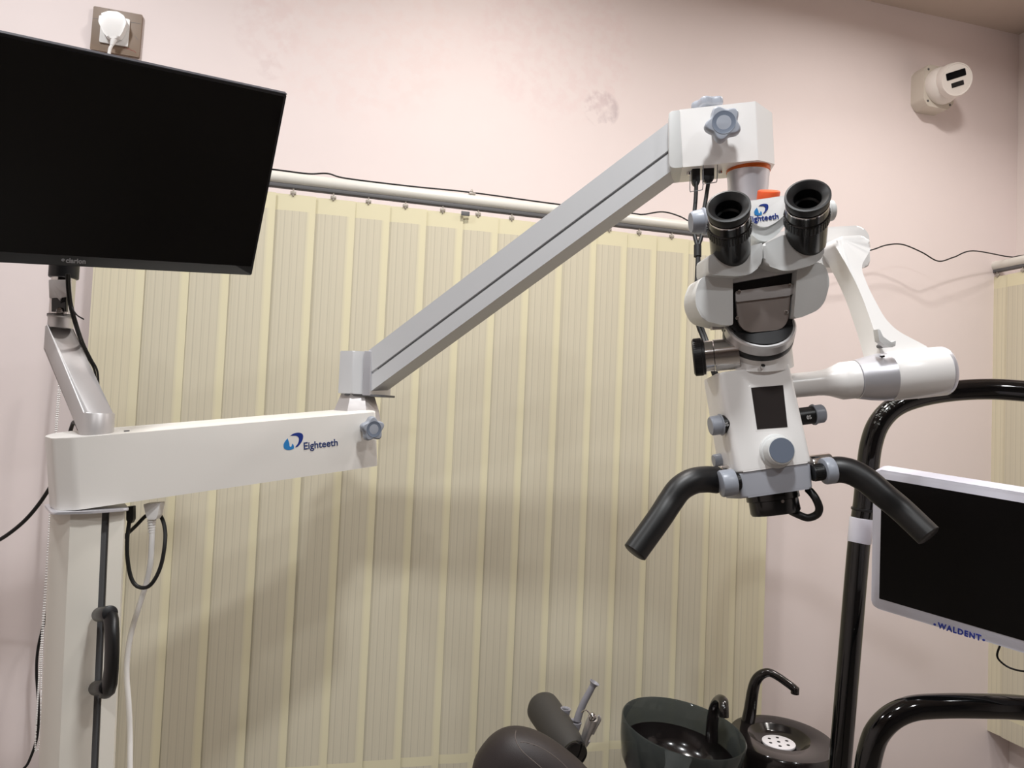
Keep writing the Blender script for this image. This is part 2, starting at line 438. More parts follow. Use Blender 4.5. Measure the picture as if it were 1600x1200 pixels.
# bracket standing on the rail and its little tab below
c = hit(737, 303, 1, VY)
c.y = VY; c.z = zrod+RODR
b = B(); b.box(I, .016, .022, .006, (c.x, VY, c.z+.001), .001); b.box(I, .006, .008, .008, (c.x, VY, c.z+.007), .001); b.lathe(MX.Translation((c.x, VY, c.z+.009)), [(.0035, 0), (.002, .005), (0, .006)], 12)
obj('rail_bracket', b, 'clear_clip', bl)
c = hit(727, 334, 1, VY-.01)
obj('rail_tab', B().box(I, .021, .003, .011, (c.x, VY-.012, c.z), .0008), 'groove_grey', bl)
# bead chain loop at the blind's end
pA = [hit(x, y, 1, VY) for x, y in ((102, 520), (92, 600), (86, 680), (80, 760), (75, 850), (68, 950), (62, 1040), (58, 1110), (55, 1165))]
pB = [hit(x, y, 1, VY) for x, y in ((55, 1165), (58, 1173), (62, 1160), (64, 1110), (65, 1040), (70, 950), (78, 850), (83, 760), (88, 680), (95, 600), (106, 520))]
b = B()
pp = cr(pA+pB[1:], 24); acc = 0; step = .0048
for a, c in zip(pp, pp[1:]):
    d = (c-a).length; acc += d
    if acc >= step:
        acc -= step
        bmesh.ops.create_icosphere(b.bm, subdivisions=1, radius=.0020, matrix=MX.Translation(c))
b.tube(cr(pA, 4), .0006, 5); b.tube(cr(pB, 4), .0006, 5)
obj('bead_chain', b, 'cable_white', bl, 80)

rx = WX-.085
s0 = hit(1541, 440, 0, rx)
br = thing('vertical_blind', 'cream vertical blind on the right-hand wall, behind the white-framed screen', 'blind', (rx, s0.y, zrod))
zt_b, zb_b, zr_b = ztop, zbot, zrod
zrod = hit(1545, 418, 0, rx).z; ztop = zrod-(zr_b-zt_b); zbot_b = hit(1530, 1134, 0, rx).z; zbot = zbot_b
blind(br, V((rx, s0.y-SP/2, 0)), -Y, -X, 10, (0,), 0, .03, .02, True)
ZROD2 = zrod
ztop, zbot, zrod = zt_b, zb_b, zr_b

# cord lying along the first rail, then slung across the corner to the second one
yr = VY
def onrail(x, dz=0): p = hit(x, 310, 1, yr); return V((p.x, yr-.004, zrod+RODR+.002+dz))
path = [onrail(200), onrail(300), onrail(430), onrail(480), onrail(510, .006), onrail(540), onrail(640), onrail(735, .003), onrail(860), onrail(985)]
path += [hit(x, y, 1, VY) for x, y in ((1005, 335), (1035, 331), (1062, 338), (1090, 352), (1150, 370), (1250, 392), (1320, 398), (1360, 391), (1385, 383), (1410, 382), (1440, 394), (1466, 408), (1490, 402), (1520, 392))]
e = [hit(x, y, 0, rx) for x, y in ((1575, 401), (1592, 400), (1640, 392), (1720, 375))]
path += e
tag(obj('cable', B().tube(cr(path, 8), .0020, 8), 'cable_black'), 'thin black cable along the blind rail, sagging across the corner below the security camera', 'cable')

# ------------------------------------------------------------------ socket and plug on the back wall
def wallframe(x, y): return FR(hit(x, y, 1, WY), X, V((0, 0, 1)))   # z faces the room
M = wallframe(184, 52); M = M @ MX.Rotation(math.radians(-1.0), 4, 'Z')
def wl(x, y, M=M): q = M.inverted() @ hit(x, y, 1, WY); return (q.x, q.y)
ws = thing('wall_socket', 'brown wall socket plate with white outlet above the black monitor', 'socket', hit(184, 52, 1, WY))
pl = [wl(146, 15), wl(222, 23), wl(221, 91), wl(144, 81)]
x0, x1 = (pl[0][0]+pl[3][0])/2, (pl[1][0]+pl[2][0])/2; y1, y0 = (pl[0][1]+pl[1][1])/2, (pl[2][1]+pl[3][1])/2
obj('back_plate', B().prism(M, rnd([(x0, y0), (x1, y0), (x1, y1), (x0, y1)], .002), 0, .009, .0015), 'brown_plate', ws)
for (a, c) in (((172, 17), (172, 29)), ((147, 32), (163, 33)), ((205, 38), (221, 40)), ((212, 59), (217, 65))):
    p, q = wl(*a), wl(*c); d = V(q)-V(p)
    obj('plate_line', B().box(M @ MX.Translation((*((V(p)+V(q))/2), .0091)) @ MX.Rotation(math.atan2(d.y, d.x), 4, 'Z'), d.length, .0007, .0004), 'groove_grey', ws)
b = B()
for k in range(4):
    p = wl(197+k*5, 77+k*2.2)
    b.box(M @ MX.Translation((*p, .0091)) @ MX.Rotation(.8-k*.5, 4, 'Z'), .007, .0011, .0004)
obj('red_scribble', b, 'red_mark', ws)
sx0, sx1 = wl(160, 40)[0], wl(205, 40)[0]; sy1, sy0 = wl(184, 31)[1], wl(184, 74)[1]
obj('outlet', B().prism(M, rnd([(sx0, sy0), (sx1, sy0), (sx1, sy1), (sx0, sy1)], .002), .008, .013, .001), 'white_plastic', ws)
pg = thing('power_plug', 'white three-pin plug pushed into the brown wall socket', 'plug', hit(182, 52, 1, WY-.03))
Mp = M @ MX.Translation((0, 0, .014))
q = [wl(x, y) for x, y in ((162, 33), (175, 28.5), (190, 29.5), (200, 36), (203, 47), (197, 62), (191, 70), (175, 70), (168, 62), (160, 45))]
obj('plug_body', B().prism(Mp, rnd(q[::-1], .004), 0, .018, .005, 4), 'white_plastic', pg)
q0 = Mp @ V((*wl(183, 70), .012)); q1 = Mp @ V((*wl(180, 80), .014))
obj('strain_relief', B().tube(cr([q0, q0.lerp(q1, .5), q1], 4), [.007, .004], 12), 'cable_white', pg)
obj('plug_cord', B().tube(cr([q1, Mp @ V((*wl(176, 92), .014)), Mp @ V((*wl(172, 140), .012)), Mp @ V((*wl(168, 300), .012)), Mp @ V((*wl(158, 420), .010))], 6), .0035, 10), 'cable_white', pg)

# ------------------------------------------------------------------ security camera
P0 = hit(1452, 142, 1, WY)
sc_ = thing('security_camera', 'white dome security camera on a square box high on the back wall', 'security camera', P0)
bx = FR(P0, X, V((0, 0, 1)))
kw = (P0-CAM).dot(F)/FPX
a = 34*kw
Mb = bx @ MX.Translation((-6*kw, -6*kw, 0))
sq = [(-a*.62, -a*.95), (a*.5, -a*.95), (a*.8, -a*.65), (a*.8, a*.65), (a*.5, a*.95), (-a*.62, a*.95), (-a*.85, a*.65), (-a*.85, -a*.65)]
obj('mount_box', B().prism(Mb, rnd(sq, .006), 0, .05, .004, 3), 'cctv_box', sc_)
for u, w in ((-.62, .72), (-.62, -.72), (.6, -.72), (.6, .72)):
    obj('screw', B().cyl(Mb @ MX.Translation((u*a, w*a, .05)), .0035, -.001, .0012, 12), 'groove_grey', sc_)
Mc = Mb @ MX.Translation((0, 0, .05))
obj('collar', B().lathe(Mc, [(a*.80, 0), (a*.82, .012), (a*.78, .024), (a*.68, .034), (a*.55, .040), (0, .042)], 40), 'cctv', sc_)
hd = (CAM+V((.55, 0, -.25))-P0).normalized()
Mh = AX(Mc @ V((.006, .004, .028)), (V((-.22, -1, -.24))).normalized(), V((0, 0, 1))) @ MX.Rotation(math.radians(20), 4, 'Z')
rr = a*.72
hs = obj('camera_head', B().lathe(Mh, [(rr*.8, -.01), (rr, 0), (rr*1.03, .018), (rr, .034), (rr*.95, .040), (rr*.9, .0395), (rr*.88, .038), (0, .038)], 40), 'cctv', sc_)
b = B(); b.prism(Mh, rnd([(-rr*.60, rr*.08), (rr*.60, rr*.08), (rr*.60, rr*.5), (-rr*.60, rr*.5)], .003), .0375, .0390)
obj('lens_window', b, 'lens_glass', hs)
b = B(); b.prism(Mh, rnd([(-rr*.38, -rr*.42), (rr*.38, -rr*.42), (rr*.38, -rr*.14), (-rr*.38, -rr*.14)], .001), .0375, .0388)
obj('sensor_window', b, 'black_bezel', hs)

# ------------------------------------------------------------------ microscope: stand
Zl, Zr = 1.03, 1.33
A, Bp = U(121, 797, Zl), U(590, 728, Zr)
TLc = U(127.5, 683.7, Zl)
COLT = U(150, 805, Zl+.04)
ms = thing('dental_microscope', 'white dental operating microscope on an articulated arm and floor column', 'microscope', (COLT.x-.02, COLT.y, 0))
# column
cup = (U(110, 803, 1.03)-U(92, 1200, 1.018)).normalized()
cdir = (U(196, 803, 1.07)-U(110, 803, 1.03)); 
Mcol = FR(U(110, 803, 1.03), cdir-cup*cdir.dot(cup), cup)     # x across the front, y up the column, z to the viewer
w = cdir.length
H = (U(110, 803, 1.03).z)/cup.z + .0
prof = [(0, 0), (w*.34, .004), (w*.56, .002), (w*.56, -.012), (w*.70, -.012), (w*.70, .002), (w*.97, .001), (w*1.02, -.01), (w*1.02, -.085), (w*.9, -.1), (w*.05, -.1), (-.022, -.075), (-.020, -.03)]
Mc2 = Mcol @ MX(((1, 0, 0, 0), (0, 0, 1, 0), (0, 1, 0, 0), (0, 0, 0, 1)))   # plan x, plan z -> extrude along y
b = B().prism(Mc2, [(x, z) for x, z in prof], -H, 0)
cl = obj('column', b, 'column_paint', ms)
obj('column_slot', B().box(Mcol, w*.15, H, .004, (w*.63, -H/2, -.010)), 'groove_grey', cl)
obj('column_cap', B().prism(Mc2, rnd([(-.024, .006), (w*.30, .017), (w*1.05, .010), (w*1.07, -.1), (-.03, -.09)], .008), .001, .0045, .0008), 'silver', cl)
ba = thing  # (the heavy base stands on the floor below the frame)
obj('base', B().prism(MX.Translation((ms.location.x+.03, ms.location.y+.02, 0)), rnd([(-.26, -.26), (.26, -.26), (.26, .26), (-.26, .26)], .06), 0.0, .07, .01), 'white_paint', ms)
# handle on the column
hd = obj('column_handle', B().loft([[U(x0_+ (x1_-x0_)*(.5+.5*math.cos(a_)) , y_+dy*math.sin(a_), zz-.012*math.sin(a_)) for a_ in [2*PI*k/16 for k in range(16)]] for (x0_, x1_, y_, dy, zz) in (
    (160, 176, 950, 3, 1.0), (160, 183, 954, 4, .995), (161, 186, 966, 4, .985), (163, 187, 990, 3, .975), (163, 187, 1020, 2, .972), (162, 186, 1045, 3, .973), (159, 184, 1068, 4, .98), (155, 180, 1082, 4, .99), (154, 172, 1089, 3, 1.0))]), 'black_rubber', cl, 60)
for (x, y) in ((156, 960), (151, 1075)):
    o_, e_ = U(x, y, 1.035), U(x+16, y-2, .985)
    obj('handle_mount', B().cyl(AX(o_, e_-o_), px(11.5, 1.0), -.004, (e_-o_).length, 28, .002), 'black_plastic', cl)
# horizontal arm
up = TLc-A
Ma = FR(A, Bp-A, up)
La = (Bp-A).length; Ha = up.length; D = .105
Mp2 = Ma @ MX(((1, 0, 0, 0), (0, 0, 1, 0), (0, 1, 0, 0), (0, 0, 0, 1)))   # (x, z) outline, extruded up
foot = [(0, 0, .006), (La, 0, .004), (La+.012, -.03, .004), (La+.012, -D, .01), (.0, -D, .02), (-.030, -.075, .02), (-.024, -.018, .006)]
b = B().prism(Mp2, rnd(foot[::-1], .004), 0, Ha, .002, 2)
for v in b.bm.verts:      # the far end is a little lower than the near end
    q = Ma.inverted() @ v.co
    if q.y > Ha*.5: q.y -= .004*max(0, q.x/La)
    v.co = Ma @ q
ha = obj('horizontal_arm', b, 'white_paint', ms)
def onarm(x, y, dz=0):
    d = F + (x-800)/FPX*R - (y-600)/FPX*UP; n = Ma.to_3x3() @ V((0, 0, 1))
    p = CAM + d*((Ma.translation-CAM).dot(n)/d.dot(n)); m = Ma.copy(); m.translation = p + n*dz
    return m
def adist(p, q): return (onarm(*p).translation-onarm(*q).translation).length
logo(onarm(458.5, 689.5), adist((443, 690), (474, 688)), adist((458, 677), (458, 702.5)), ha)
text('lettering', 'Eighteeth', onarm(501.5, 695.5, .0003), adist((475, 697), (528, 693)), adist((500, 689), (500, 703.5)), 'logo_text', ha, .012)
Mk = onarm(570, 668, .036)
star(Mk, px(18.5, 1.33)*1.05, .014, ha, stem=.022)
obj('arm_hole', B().cyl(FR(Ma @ V((.075, Ha-.0005, -.03)), Ma.to_3x3() @ V((1, 0, 0)), Ma.to_3x3() @ V((0, 0, -1))), .004, -.001, .0012, 14), 'groove_grey', ha)

# silver link that carries the monitor
lo, hi = U(152, 664, 1.075), U(93, 528, 1.15)
zv = V((0, 0, 1)); hdir = (hi-lo); hh = V((hdir.x, hdir.y, 0)).normalized(); ww = hh.cross(zv)
rl, ru, hv = .0225, .0205, .019
top, bot = [], []
for k in range(21):
    a = -PI/2+PI*k/20; top.append((lo, -hh*math.cos(a)*rl + ww*math.sin(a)*rl))
for k in range(21):
    a = PI/2-PI*k/20; top.append((hi, hh*math.cos(a)*ru + ww*math.sin(a)*ru))
slope = hdir.z/V((hdir.x, hdir.y)).length
def ring(dz, cut, ins=0):
    out = []
    for c, o in top:
        p = c+o*(1-ins); out.append(p+zv*dz)
    return out
b = B(); b.loft([ring(-hv, 0), ring(hv-.002, 0), ring(hv, 0, .08)])
ml = obj('monitor_link', b, 'alu', ms, 50)
obj('link_foot', B().cyl(AX(U(151, 683, 1.075), zv), .0225, -.02, .03, 36), 'brushed', ml)
obj('link_collar', B().lathe(AX(hi+zv*(hv-.003), zv), [(.018, 0), (.018, .016), (.0195, .018), (.0195, .021), (0, .021)], 36), 'brushed', ml)
pz = hi+zv*(hv+.018)
pt_ = obj('monitor_post', B().cyl(AX(pz, zv), .0175, 0, .062, 36), 'chrome', ms)
mk = AX(pz, zv)
obj('post_window', B().pprism([(80, 462), (103, 462), (103, 487), (80, 487)], 1.131, .006, .001), 'black_gloss', pt_)
obj('post_bracket', B().pprism([(76, 437), (104, 437), (106, 463), (95, 465), (93, 470), (90, 465), (77, 466)], 1.128, .012, .002, r=1.5), 'alu', pt_)
obj('post_bead', B().lathe(AX(U(93, 485, 1.128), (CAM-U(93, 485, 1.128))), [(.005, -.002), (.004, .002), (0, .003)], 16), 'chrome', pt_)
obj('post_sleeve', B().cyl(AX(pz+zv*.060, zv), .0215, 0, .075, 36, .002), 'black_plastic', pt_)
obj('post_ring', B().cyl(AX(pz, zv), .0195, -.003, .001, 36), 'black_plastic', pt_)

# elbow and its faceted pivot
Zk = 1.36
pv = U(558, 632, 1.40)
obj('arm_pivot', B().lathe(AX(pv, zv) @ MX.Rotation(.35, 4, 'Z'), [(px(40, 1.4), -.03), (px(36, 1.4), -.01), (px(27, 1.4), .020), (px(25, 1.4), .024)], 8), 'alu', ms)
pL, pR = U(574, 549, 1.37), U(1050, 187, 1.15)
qL, qR = U(573, 609, 1.37), U(1064, 266, 1.15)
Msp = FR(pL, pR-pL, UP)
e1 = Msp.inverted() @ qL; e2 = Msp.inverted() @ qR
hb = abs(e1.y)*.5 + abs(e2.y)*.5
# box of the elbow: stands upright, chamfered towards the viewer
Mel = FR(U(550, 582, 1.375), (Msp.to_3x3() @ V((1, 0, 0))) - zv*(Msp.to_3x3() @ V((1, 0, 0))).z, zv)
we, he = px(38, Zk), px(67, Zk)
Mel2 = Mel @ MX(((1, 0, 0, 0), (0, 0, 1, 0), (0, 1, 0, 0), (0, 0, 0, 1)))
fp = [(-we*.52, .01), (we*.25, .014), (we*.62, -.004), (we*.66, -.075), (-we*.52, -.075)]
obj('elbow', B().prism(Mel2, rnd(fp[::-1], .003), -he/2, he/2, .004, 3), 'grey_paint', ms)
obj('elbow_flange', B().prism(Mel2, rnd([(we*.60, .003), (we*.84, -.006), (we*.84, -.078), (we*.60, -.08)][::-1], .002), -he*.5-.002, he*.5+.001, .003), 'silver', ms)
obj('elbow_tray', B().prism(Mel2, rnd([(-we*.2, .010), (we*1.2, -.016), (we*1.3, -.026), (we*1.2, -.07), (-we*.2, -.07)][::-1], .004), -he/2-.004, -he/2, .0006), 'groove_grey', ms)
# spring arm with its long groove
Lx = (pR-pL).length
T_ = .058
sec = [(0, 0), (-hb*.55, 0), (-hb*.565, -.0035), (-hb*.605, -.0035), (-hb*.62, 0), (-hb, 0), (-hb, -T_), (0, -T_)]
vs = []
for x, sh in ((0, 0), (Lx+.02, 0)):
    for (yy, zz) in sec:
        xx = x
        if x == 0: xx = .004 + yy*0.76        # the near end is cut upright
        else: xx = x + yy*.3
        vs.append(Msp @ V((xx, yy, zz)))
n = len(sec); b = B()
b._faces(vs, [tuple(range(n)), tuple(range(2*n-1, n-1, -1))]+[(i, (i+1) % n, n+(i+1) % n, n+i) for i in range(n)])
sa = obj('spring_arm', b, 'grey_paint', ms, 25)
g0, g1 = Msp @ V((.0, -hb*.585, -.0034)), Msp @ V((Lx+.01, -hb*.585, -.0034))
obj('arm_groove', B().tube([g0, g1], .0011, 6), 'groove_grey', sa)

# block at the top of the spring arm
hx0, hx1 = U(1066, 261.5, 1.125), U(1185, 250, 1.105)
Mhb = FR(hx0, hx1-hx0, U(1067, 172, 1.125)-hx0)
wl_, hl = (hx1-hx0).length, px(91.5, 1.115)
Mhb2 = Mhb @ MX(((1, 0, 0, 0), (0, 0, 1, 0), (0, 1, 0, 0), (0, 0, 0, 1)))
D2 = .085
hf = [(0, 0), (wl_, 0, .002), (wl_+.030, -.030, .003), (wl_+.030, -D2, .006), (-.0, -D2)]
b = B().prism(Mhb2, rnd(hf[::-1], .0015), 0, hl, .0025, 3)
for v in b.bm.verts:      # cut the upper far corner
    q = Mhb.inverted() @ v.co
    if q.y > hl*.5 and q.x > wl_: q.y -= (q.x-wl_)*.35
    v.co = Mhb @ q
hbk = obj('arm_head', b, 'white_plastic', ms, 20)
b = B().prism(Mhb, rnd([(-.020, 0, .012), (0, 0, .0005), (0, hl-.001, .0005), (-.017, hl-.001, .012)], .001), -D2, .0008, .002, 3)
obj('arm_head_cap', b, 'light_grey_plastic', hbk)
Mst = FR(U(1131, 192, 1.07), R*.97-UP*.1-F*.22, UP)
Mst = CF(1131, 191, 1.068, 6, -8, 0)
star(Mst, px(29, 1.07), .018, ms, base='grey_plastic', cap='dark_grey_plastic', stem=.028, rot=PI/2+.35)
Mtp = FR(Mhb @ V((wl_*.42, hl+.025, -D2*.5)), Mhb.to_3x3() @ V((1, 0, 0)), Mhb.to_3x3() @ V((0, 0, -1)))
star(Mtp, .0265, .013, ms, base='grey_plastic', cap='grey_plastic', stem=.012, stem_m='black_plastic', rot=PI/2+.3)
# screws and sockets under the block
for x in (1076, 1125):
    p = U(x, 268 if x < 1100 else 266, 1.15)
    obj('connector_screw', B().cyl(AX(p, -(Mhb.to_3x3() @ V((0, 1, 0)))), .0032, -.006, .006, 16, .001), 'chrome', hbk)
b = B()
for (x0_, x1_, y0_, y1_, Z) in ((1078, 1099, 279, 299, 1.12), (1098, 1121, 268, 287, 1.12)):
    b.tube(cr([U(x0_+1, y0_-12, Z), U(x0_, y1_-2, Z), U(x0_+4, y1_, Z), U(x1_-4, y1_-2, Z), U(x1_-1, y1_-5, Z), U(x1_, y0_-6, Z), U(x1_, y0_-12, Z)], 4), .0007, 6)
obj('cable_clip', b, 'groove_grey', hbk)
# tapered coupler hanging from the block
ct = U(1169, 266, 1.15)
cdn = (U(1168, 330, 1.15)-ct).normalized()
Mcp = AX(ct, cdn)
kc = 1.165/FPX
cpl = obj('coupler', B().lathe(Mcp, [(31.5*kc, -.006), (31.5*kc, .010), (31*kc, .012), (29*kc, .045), (27*kc, .075), (27*kc, .135)], 48), 'silver', ms)
obj('coupler_ring', B().lathe(Mcp, [(30*kc, -.006), (32.6*kc, -.005), (32.6*kc, .0035), (31*kc, .0045)], 48), 'orange_metal', cpl)

# ------------------------------------------------------------------ microscope: yoke behind the head
lk = obj('upper_link', B().pprism([(1150, 368, 8), (1296, 354.5, 4), (1346, 352, 8), (1358, 366, 6), (1360, 418, 10), (1300, 418, 4), (1160, 420, 8)], 1.13, .055, .003, r=3), 'white_plastic', ms)
oc = U(1201, 302, 1.06)
Moc = AX(oc, UP*.9-F*.35, R)
obj('link_cap', B().cyl(Moc, px(17, 1.06), -.02, .004, 32, .002), 'orange', lk)
pts = [(1303, 381, 8), (1312, 369, 8), (1352, 367, 8), (1363, 382, 10), (1358, 395, 12), (1347, 412, 20), (1347, 424, 20), (1358, 452, 30), (1382, 497, 20), (1402, 517, 20), (1452, 543, 10), (1462, 560, 6), (1455, 590, 5), (1385, 592, 5), (1375, 545, 20), (1362, 505, 30), (1344, 455, 30), (1322, 412, 30)]
b = zprism(pts, lambda y: 1.075-.085*max(0, min(1, (y-400)/170)), .05, 3, .0045, 4)
sw = obj('swing_arm', b, 'white_plastic', ms, 40)
ax0, ax1 = U(1474, 579.5, 1.005), U(1245, 602, 1.005)
Mx = AX(ax0, ax1-ax0); kp = 1.005/FPX
hw = obj('pivot_housing', B().lathe(Mx, [(34*kp, -.006*0), (37.5*kp, 2*kp), (38.5*kp, 6*kp), (39*kp, 40*kp), (38.5*kp, 87*kp), (38*kp, 88*kp)], 56), 'white_plastic', ms)
obj('end_ring', B().lathe(Mx, [(30*kp, -2*kp), (37*kp, -1.5*kp), (38.4*kp, 1*kp), (38.4*kp, 5*kp)], 56), 'silver', hw)
obj('pivot_dome', B().lathe(Mx, [(38*kp, 86*kp), (37.8*kp, 92*kp), (36.6*kp, 104*kp), (34.5*kp, 118*kp), (32*kp, 130*kp), (30.5*kp, 138*kp), (28*kp, 139*kp)], 56), 'silver', ms)
obj('dome_pin', B().cyl(CF(1379, 557, .985), .0014, -.01, .004, 12), 'dark_hole', hw)
obj('pivot_shaft', B().lathe(Mx, [(29.5*kp, 139.5*kp), (29.5*kp, 160*kp), (28*kp, 164*kp), (22*kp, 180*kp), (20*kp, 190*kp), (19.3*kp, 200*kp), (19*kp, 260*kp)], 48), 'white_plastic', ms)
b = B().pprism([(1371, 514, 1), (1375, 515, 1), (1380, 526), (1393, 535), (1400, 532, 1), (1399, 541, 1), (1388, 543), (1374, 533)], .963, .012, .0008, r=1)
obj('cable_hook', b, 'light_grey_plastic', sw)
obj('hook_stem', B().cyl(CF(1384, 540, .985), .003, -.02, .016, 14), 'groove_grey', sw)

# ------------------------------------------------------------------ microscope: optical body
BC, TC = U(1209.5, 731, .945), U(1195, 573, .965)
exd = U(1267, 722.5, .948)-U(1152, 739, .944)
Mbd = FR(BC, exd, TC-BC)            # x right, y up, z to the viewer
hB = (TC-BC).length; wB = exd.length
def S3(*a): return V(a)
Mbd2 = Mbd @ MX(((1, 0, 0, 0), (0, 0, 1, 0), (0, 1, 0, 0), (0, 0, 0, 1)))
h2 = wB/2
fp = [(-h2*.98, 0, .008), (h2*.98, 0, .006), (h2*.99, -.085, .012), (-h2*.99, -.080, .012), (-h2*1.01, -.02, .01)]
fpr = rnd(fp[::-1], .006)
bd = obj('optical_body', B().prism(Mbd2, fpr, 0, hB, .003, 3, taper=1.04), 'white_plastic', ms, 30)
b = B().prism(Mbd2, [(p[0]*1.03, p[1]) for p in fpr], -.034, .0, .003, 3, taper=.95)
bb = obj('body_band', b, 'band_grey', ms)
def onbody(x, y, dz=0):
    d = F + (x-800)/FPX*R - (y-600)/FPX*UP; n = Mbd.to_3x3() @ V((0, 0, 1))
    p = CAM + d*((Mbd.translation-CAM).dot(n)/d.dot(n)); m = Mbd.copy(); m.translation = p + n*dz
    return m
def bl2(x, y): q = Mbd.inverted() @ onbody(x, y).translation; return (q.x, q.y)
scr = [bl2(1173, 606), bl2(1182.5, 671), bl2(1230, 667.5), bl2(1223, 602)]
grow = lambda q, k: [(sum(p[0] for p in q)/4+(a-sum(p[0] for p in q)/4)*k, sum(p[1] for p in q)/4+(c-sum(p[1] for p in q)/4)*k) for a, c in q]
obj('display_frame', B().prism(Mbd, rnd(grow(scr, 1.12), .002), -.001, .0010, .0008), 'white_plastic', bd)
obj('display', B().prism(Mbd, scr, .0005, .0014), 'display_glass', bd)
mk = onbody(1212.5, 705)
kb = .945/FPX
k = obj('brightness_knob', B().lathe(mk, [(27*kb, -.001), (27*kb, .002), (25.5*kb, .004), (22.5*kb, .005), (22*kb, .017), (21*kb, .019), (19.5*kb, .0195)], 48), 'light_grey_plastic', bd)
obj('knob_face', B().lathe(mk, [(19.6*kb, .0185), (19.2*kb, .0202), (0, .0203)], 40), 'dark_grey_plastic', k)
obj('top_screw', B().cyl(AX(U(1192, 572, .955), Mbd.to_3x3() @ V((0, .5, 1))), .0028, -.002, .0015, 14), 'chrome', bd)
exn = (Mbd.to_3x3() @ V((1, 0, 0)))
# side dials
def dial(cx, cy, Z, sgn, r, w_cap, w_band, name='side_dial', digits=None, cap='grey_plastic'):
    M_ = AX(U(cx, cy, Z), exn*sgn, Mbd.to_3x3() @ V((0, 1, 0))); kk = Z/FPX
    d = obj(name, B().cyl(M_, r*kk*.95, -.02, w_band*kk, 36), 'black_plastic', ms)
    obj('dial_cap', B().lathe(M_, [(r*kk*1.12, w_band*kk), (r*kk*1.15, (w_band+2)*kk), (r*kk*1.02, (w_band+3)*kk), (r*kk, (w_band+w_cap-2)*kk), (r*kk*.9, (w_band+w_cap)*kk), (0, (w_band+w_cap)*kk)], 40), cap, d)
    if digits:
        text('dial_number', digits, FR(U(cx+(w_band*.55*sgn), cy+2, Z-r*kk*.97), exn, Mbd.to_3x3() @ V((0, 1, 0))), 7*kk, 6*kk, 'number_white', d)
    return d
dial(1144, 661, .966, -1, 15, 18, 17, digits='05')
dial(1257, 650, .978, 1, 14.5, 17, 13, digits='05')
dial(1150, 715, 1.0, -1, 10, 16, 20)
# objective lens and its retaining loop
dn = -(Mbd.to_3x3() @ V((0, 1, 0)))
oc = Mbd @ V((.007, -.034, -.043))
Mob = AX(oc, dn)
ob = obj('objective', B().lathe(Mob, [(41*kb, -.004), (41.5*kb, .009), (38.5*kb, .010), (39*kb, .026), (37*kb, .029), (33*kb, .029), (32*kb, .022), (0, .021)], 56), 'black_anodised', ms)
obj('lens_screw', B().cyl(AX(oc+dn*.006-F*.034, -F), .0022, -.004, .003, 14), 'chrome', ob)
obj('lens_loop', B().tube(cr([U(x, y, Z) for x, y, Z in ((1236, 799, .98), (1247, 804, .97), (1262, 809, .965), (1276, 804, .96), (1280, 794, .955), (1275, 780, .955), (1268, 770, .96), (1262, 764, .965))], 6), .0052, 12), 'black_rubber', ob)
# clamps and black hand grips
kl = .945/FPX
for (sgn, cx, cy, z0_, z1_) in ((-1, 1155, 752, 7, 31), (1, 1269, 739, 17, 34)):
    M_ = AX(U(cx, cy, .947), exn*sgn, Mbd.to_3x3() @ V((0, 1, 0)))
    cp = obj('grip_clamp', B().cyl(M_, 13*kl, 0, (z0_+2)*kl, 32), 'black_plastic', ms)
    b = B()
    for j_ in range(24):
        b.box(M_ @ MX.Rotation(2*PI*j_/24, 4, 'Z') @ MX.Translation((13*kl, 0, z0_*.5*kl)), .0012, .0016, z0_*.7*kl)
    obj('clamp_ribs', b, 'black_rubber', cp)
    obj('clamp_ring', B().cyl(M_, 21*kl, z0_*kl, z1_*kl, 40, .0028), 'grey_plastic', cp)
    obj('clamp_sleeve', B().cyl(AX(U(cx, cy-8, .975), exn*sgn), 21*kl, -.004, 30*kl, 40, .002), 'chrome', cp)
for nm, P_ in (('hand_grip', ((1120, 750, .968), (1103, 749, .963), (1082, 752, .955), (1062, 764, .95), (1047, 784, .945), (1030, 810, .935), (992, 863, .92))), ('hand_grip', ((1298, 735, .968), (1314, 734, .962), (1334, 739, .955), (1357, 753, .945), (1380, 773, .935), (1410, 798, .925), (1451, 837, .90)))):
    path = cr([U(*p) for p in P_], 8); N = len(path)
    rr = [(21.5-2.5*(i/(N-1)))*.94/FPX for i in range(N)]
    path += [path[-1]+(path[-1]-path[-2]).normalized()*.0015]; rr += [rr[-1]-.0025]
    obj(nm, B().tube(path, rr, 28), 'black_rubber', ms, 45)

# inclined collar between body and binocular head
axc = (UP*math.cos(math.radians(48)) - F*math.sin(math.radians(48)) + R*-.10).normalized()
cc = U(1186, 516, .975)
Mn = AX(cc, axc, R); kn = .975/FPX
obj('collar_cone', B().loft([[Mn @ V((53*kn*math.cos(t_), 53*kn*math.sin(t_), -.012)) for t_ in [2*PI*k/40 for k in range(40)]],
     [Mn @ V((53*kn*math.cos(t_), 53*kn*math.sin(t_), -.022)) for t_ in [2*PI*k/40 for k in range(40)]],
     [U(1191+50*(Mn.to_3x3() @ V((math.cos(t_), math.sin(t_), 0))).dot(R), 572 - 12*(Mn.to_3x3() @ V((math.cos(t_), math.sin(t_), 0))).dot(UP), .985+.040*(-(Mn.to_3x3() @ V((math.cos(t_), math.sin(t_), 0))).dot(-F))) for t_ in [2*PI*k/40 for k in range(40)]]]), 'white_plastic', ms, 50)
obj('collar_seal', B().lathe(Mn, [(53*kn, -.013), (53.5*kn, -.012), (53.5*kn, -.004), (53*kn, -.003)], 56), 'black_plastic', ms)
cr_ = obj('collar_ring', B().lathe(Mn, [(53*kn, -.003), (53.2*kn, -.002), (53.2*kn, .011), (51*kn, .013), (40*kn, .013)], 56), 'brushed', ms)
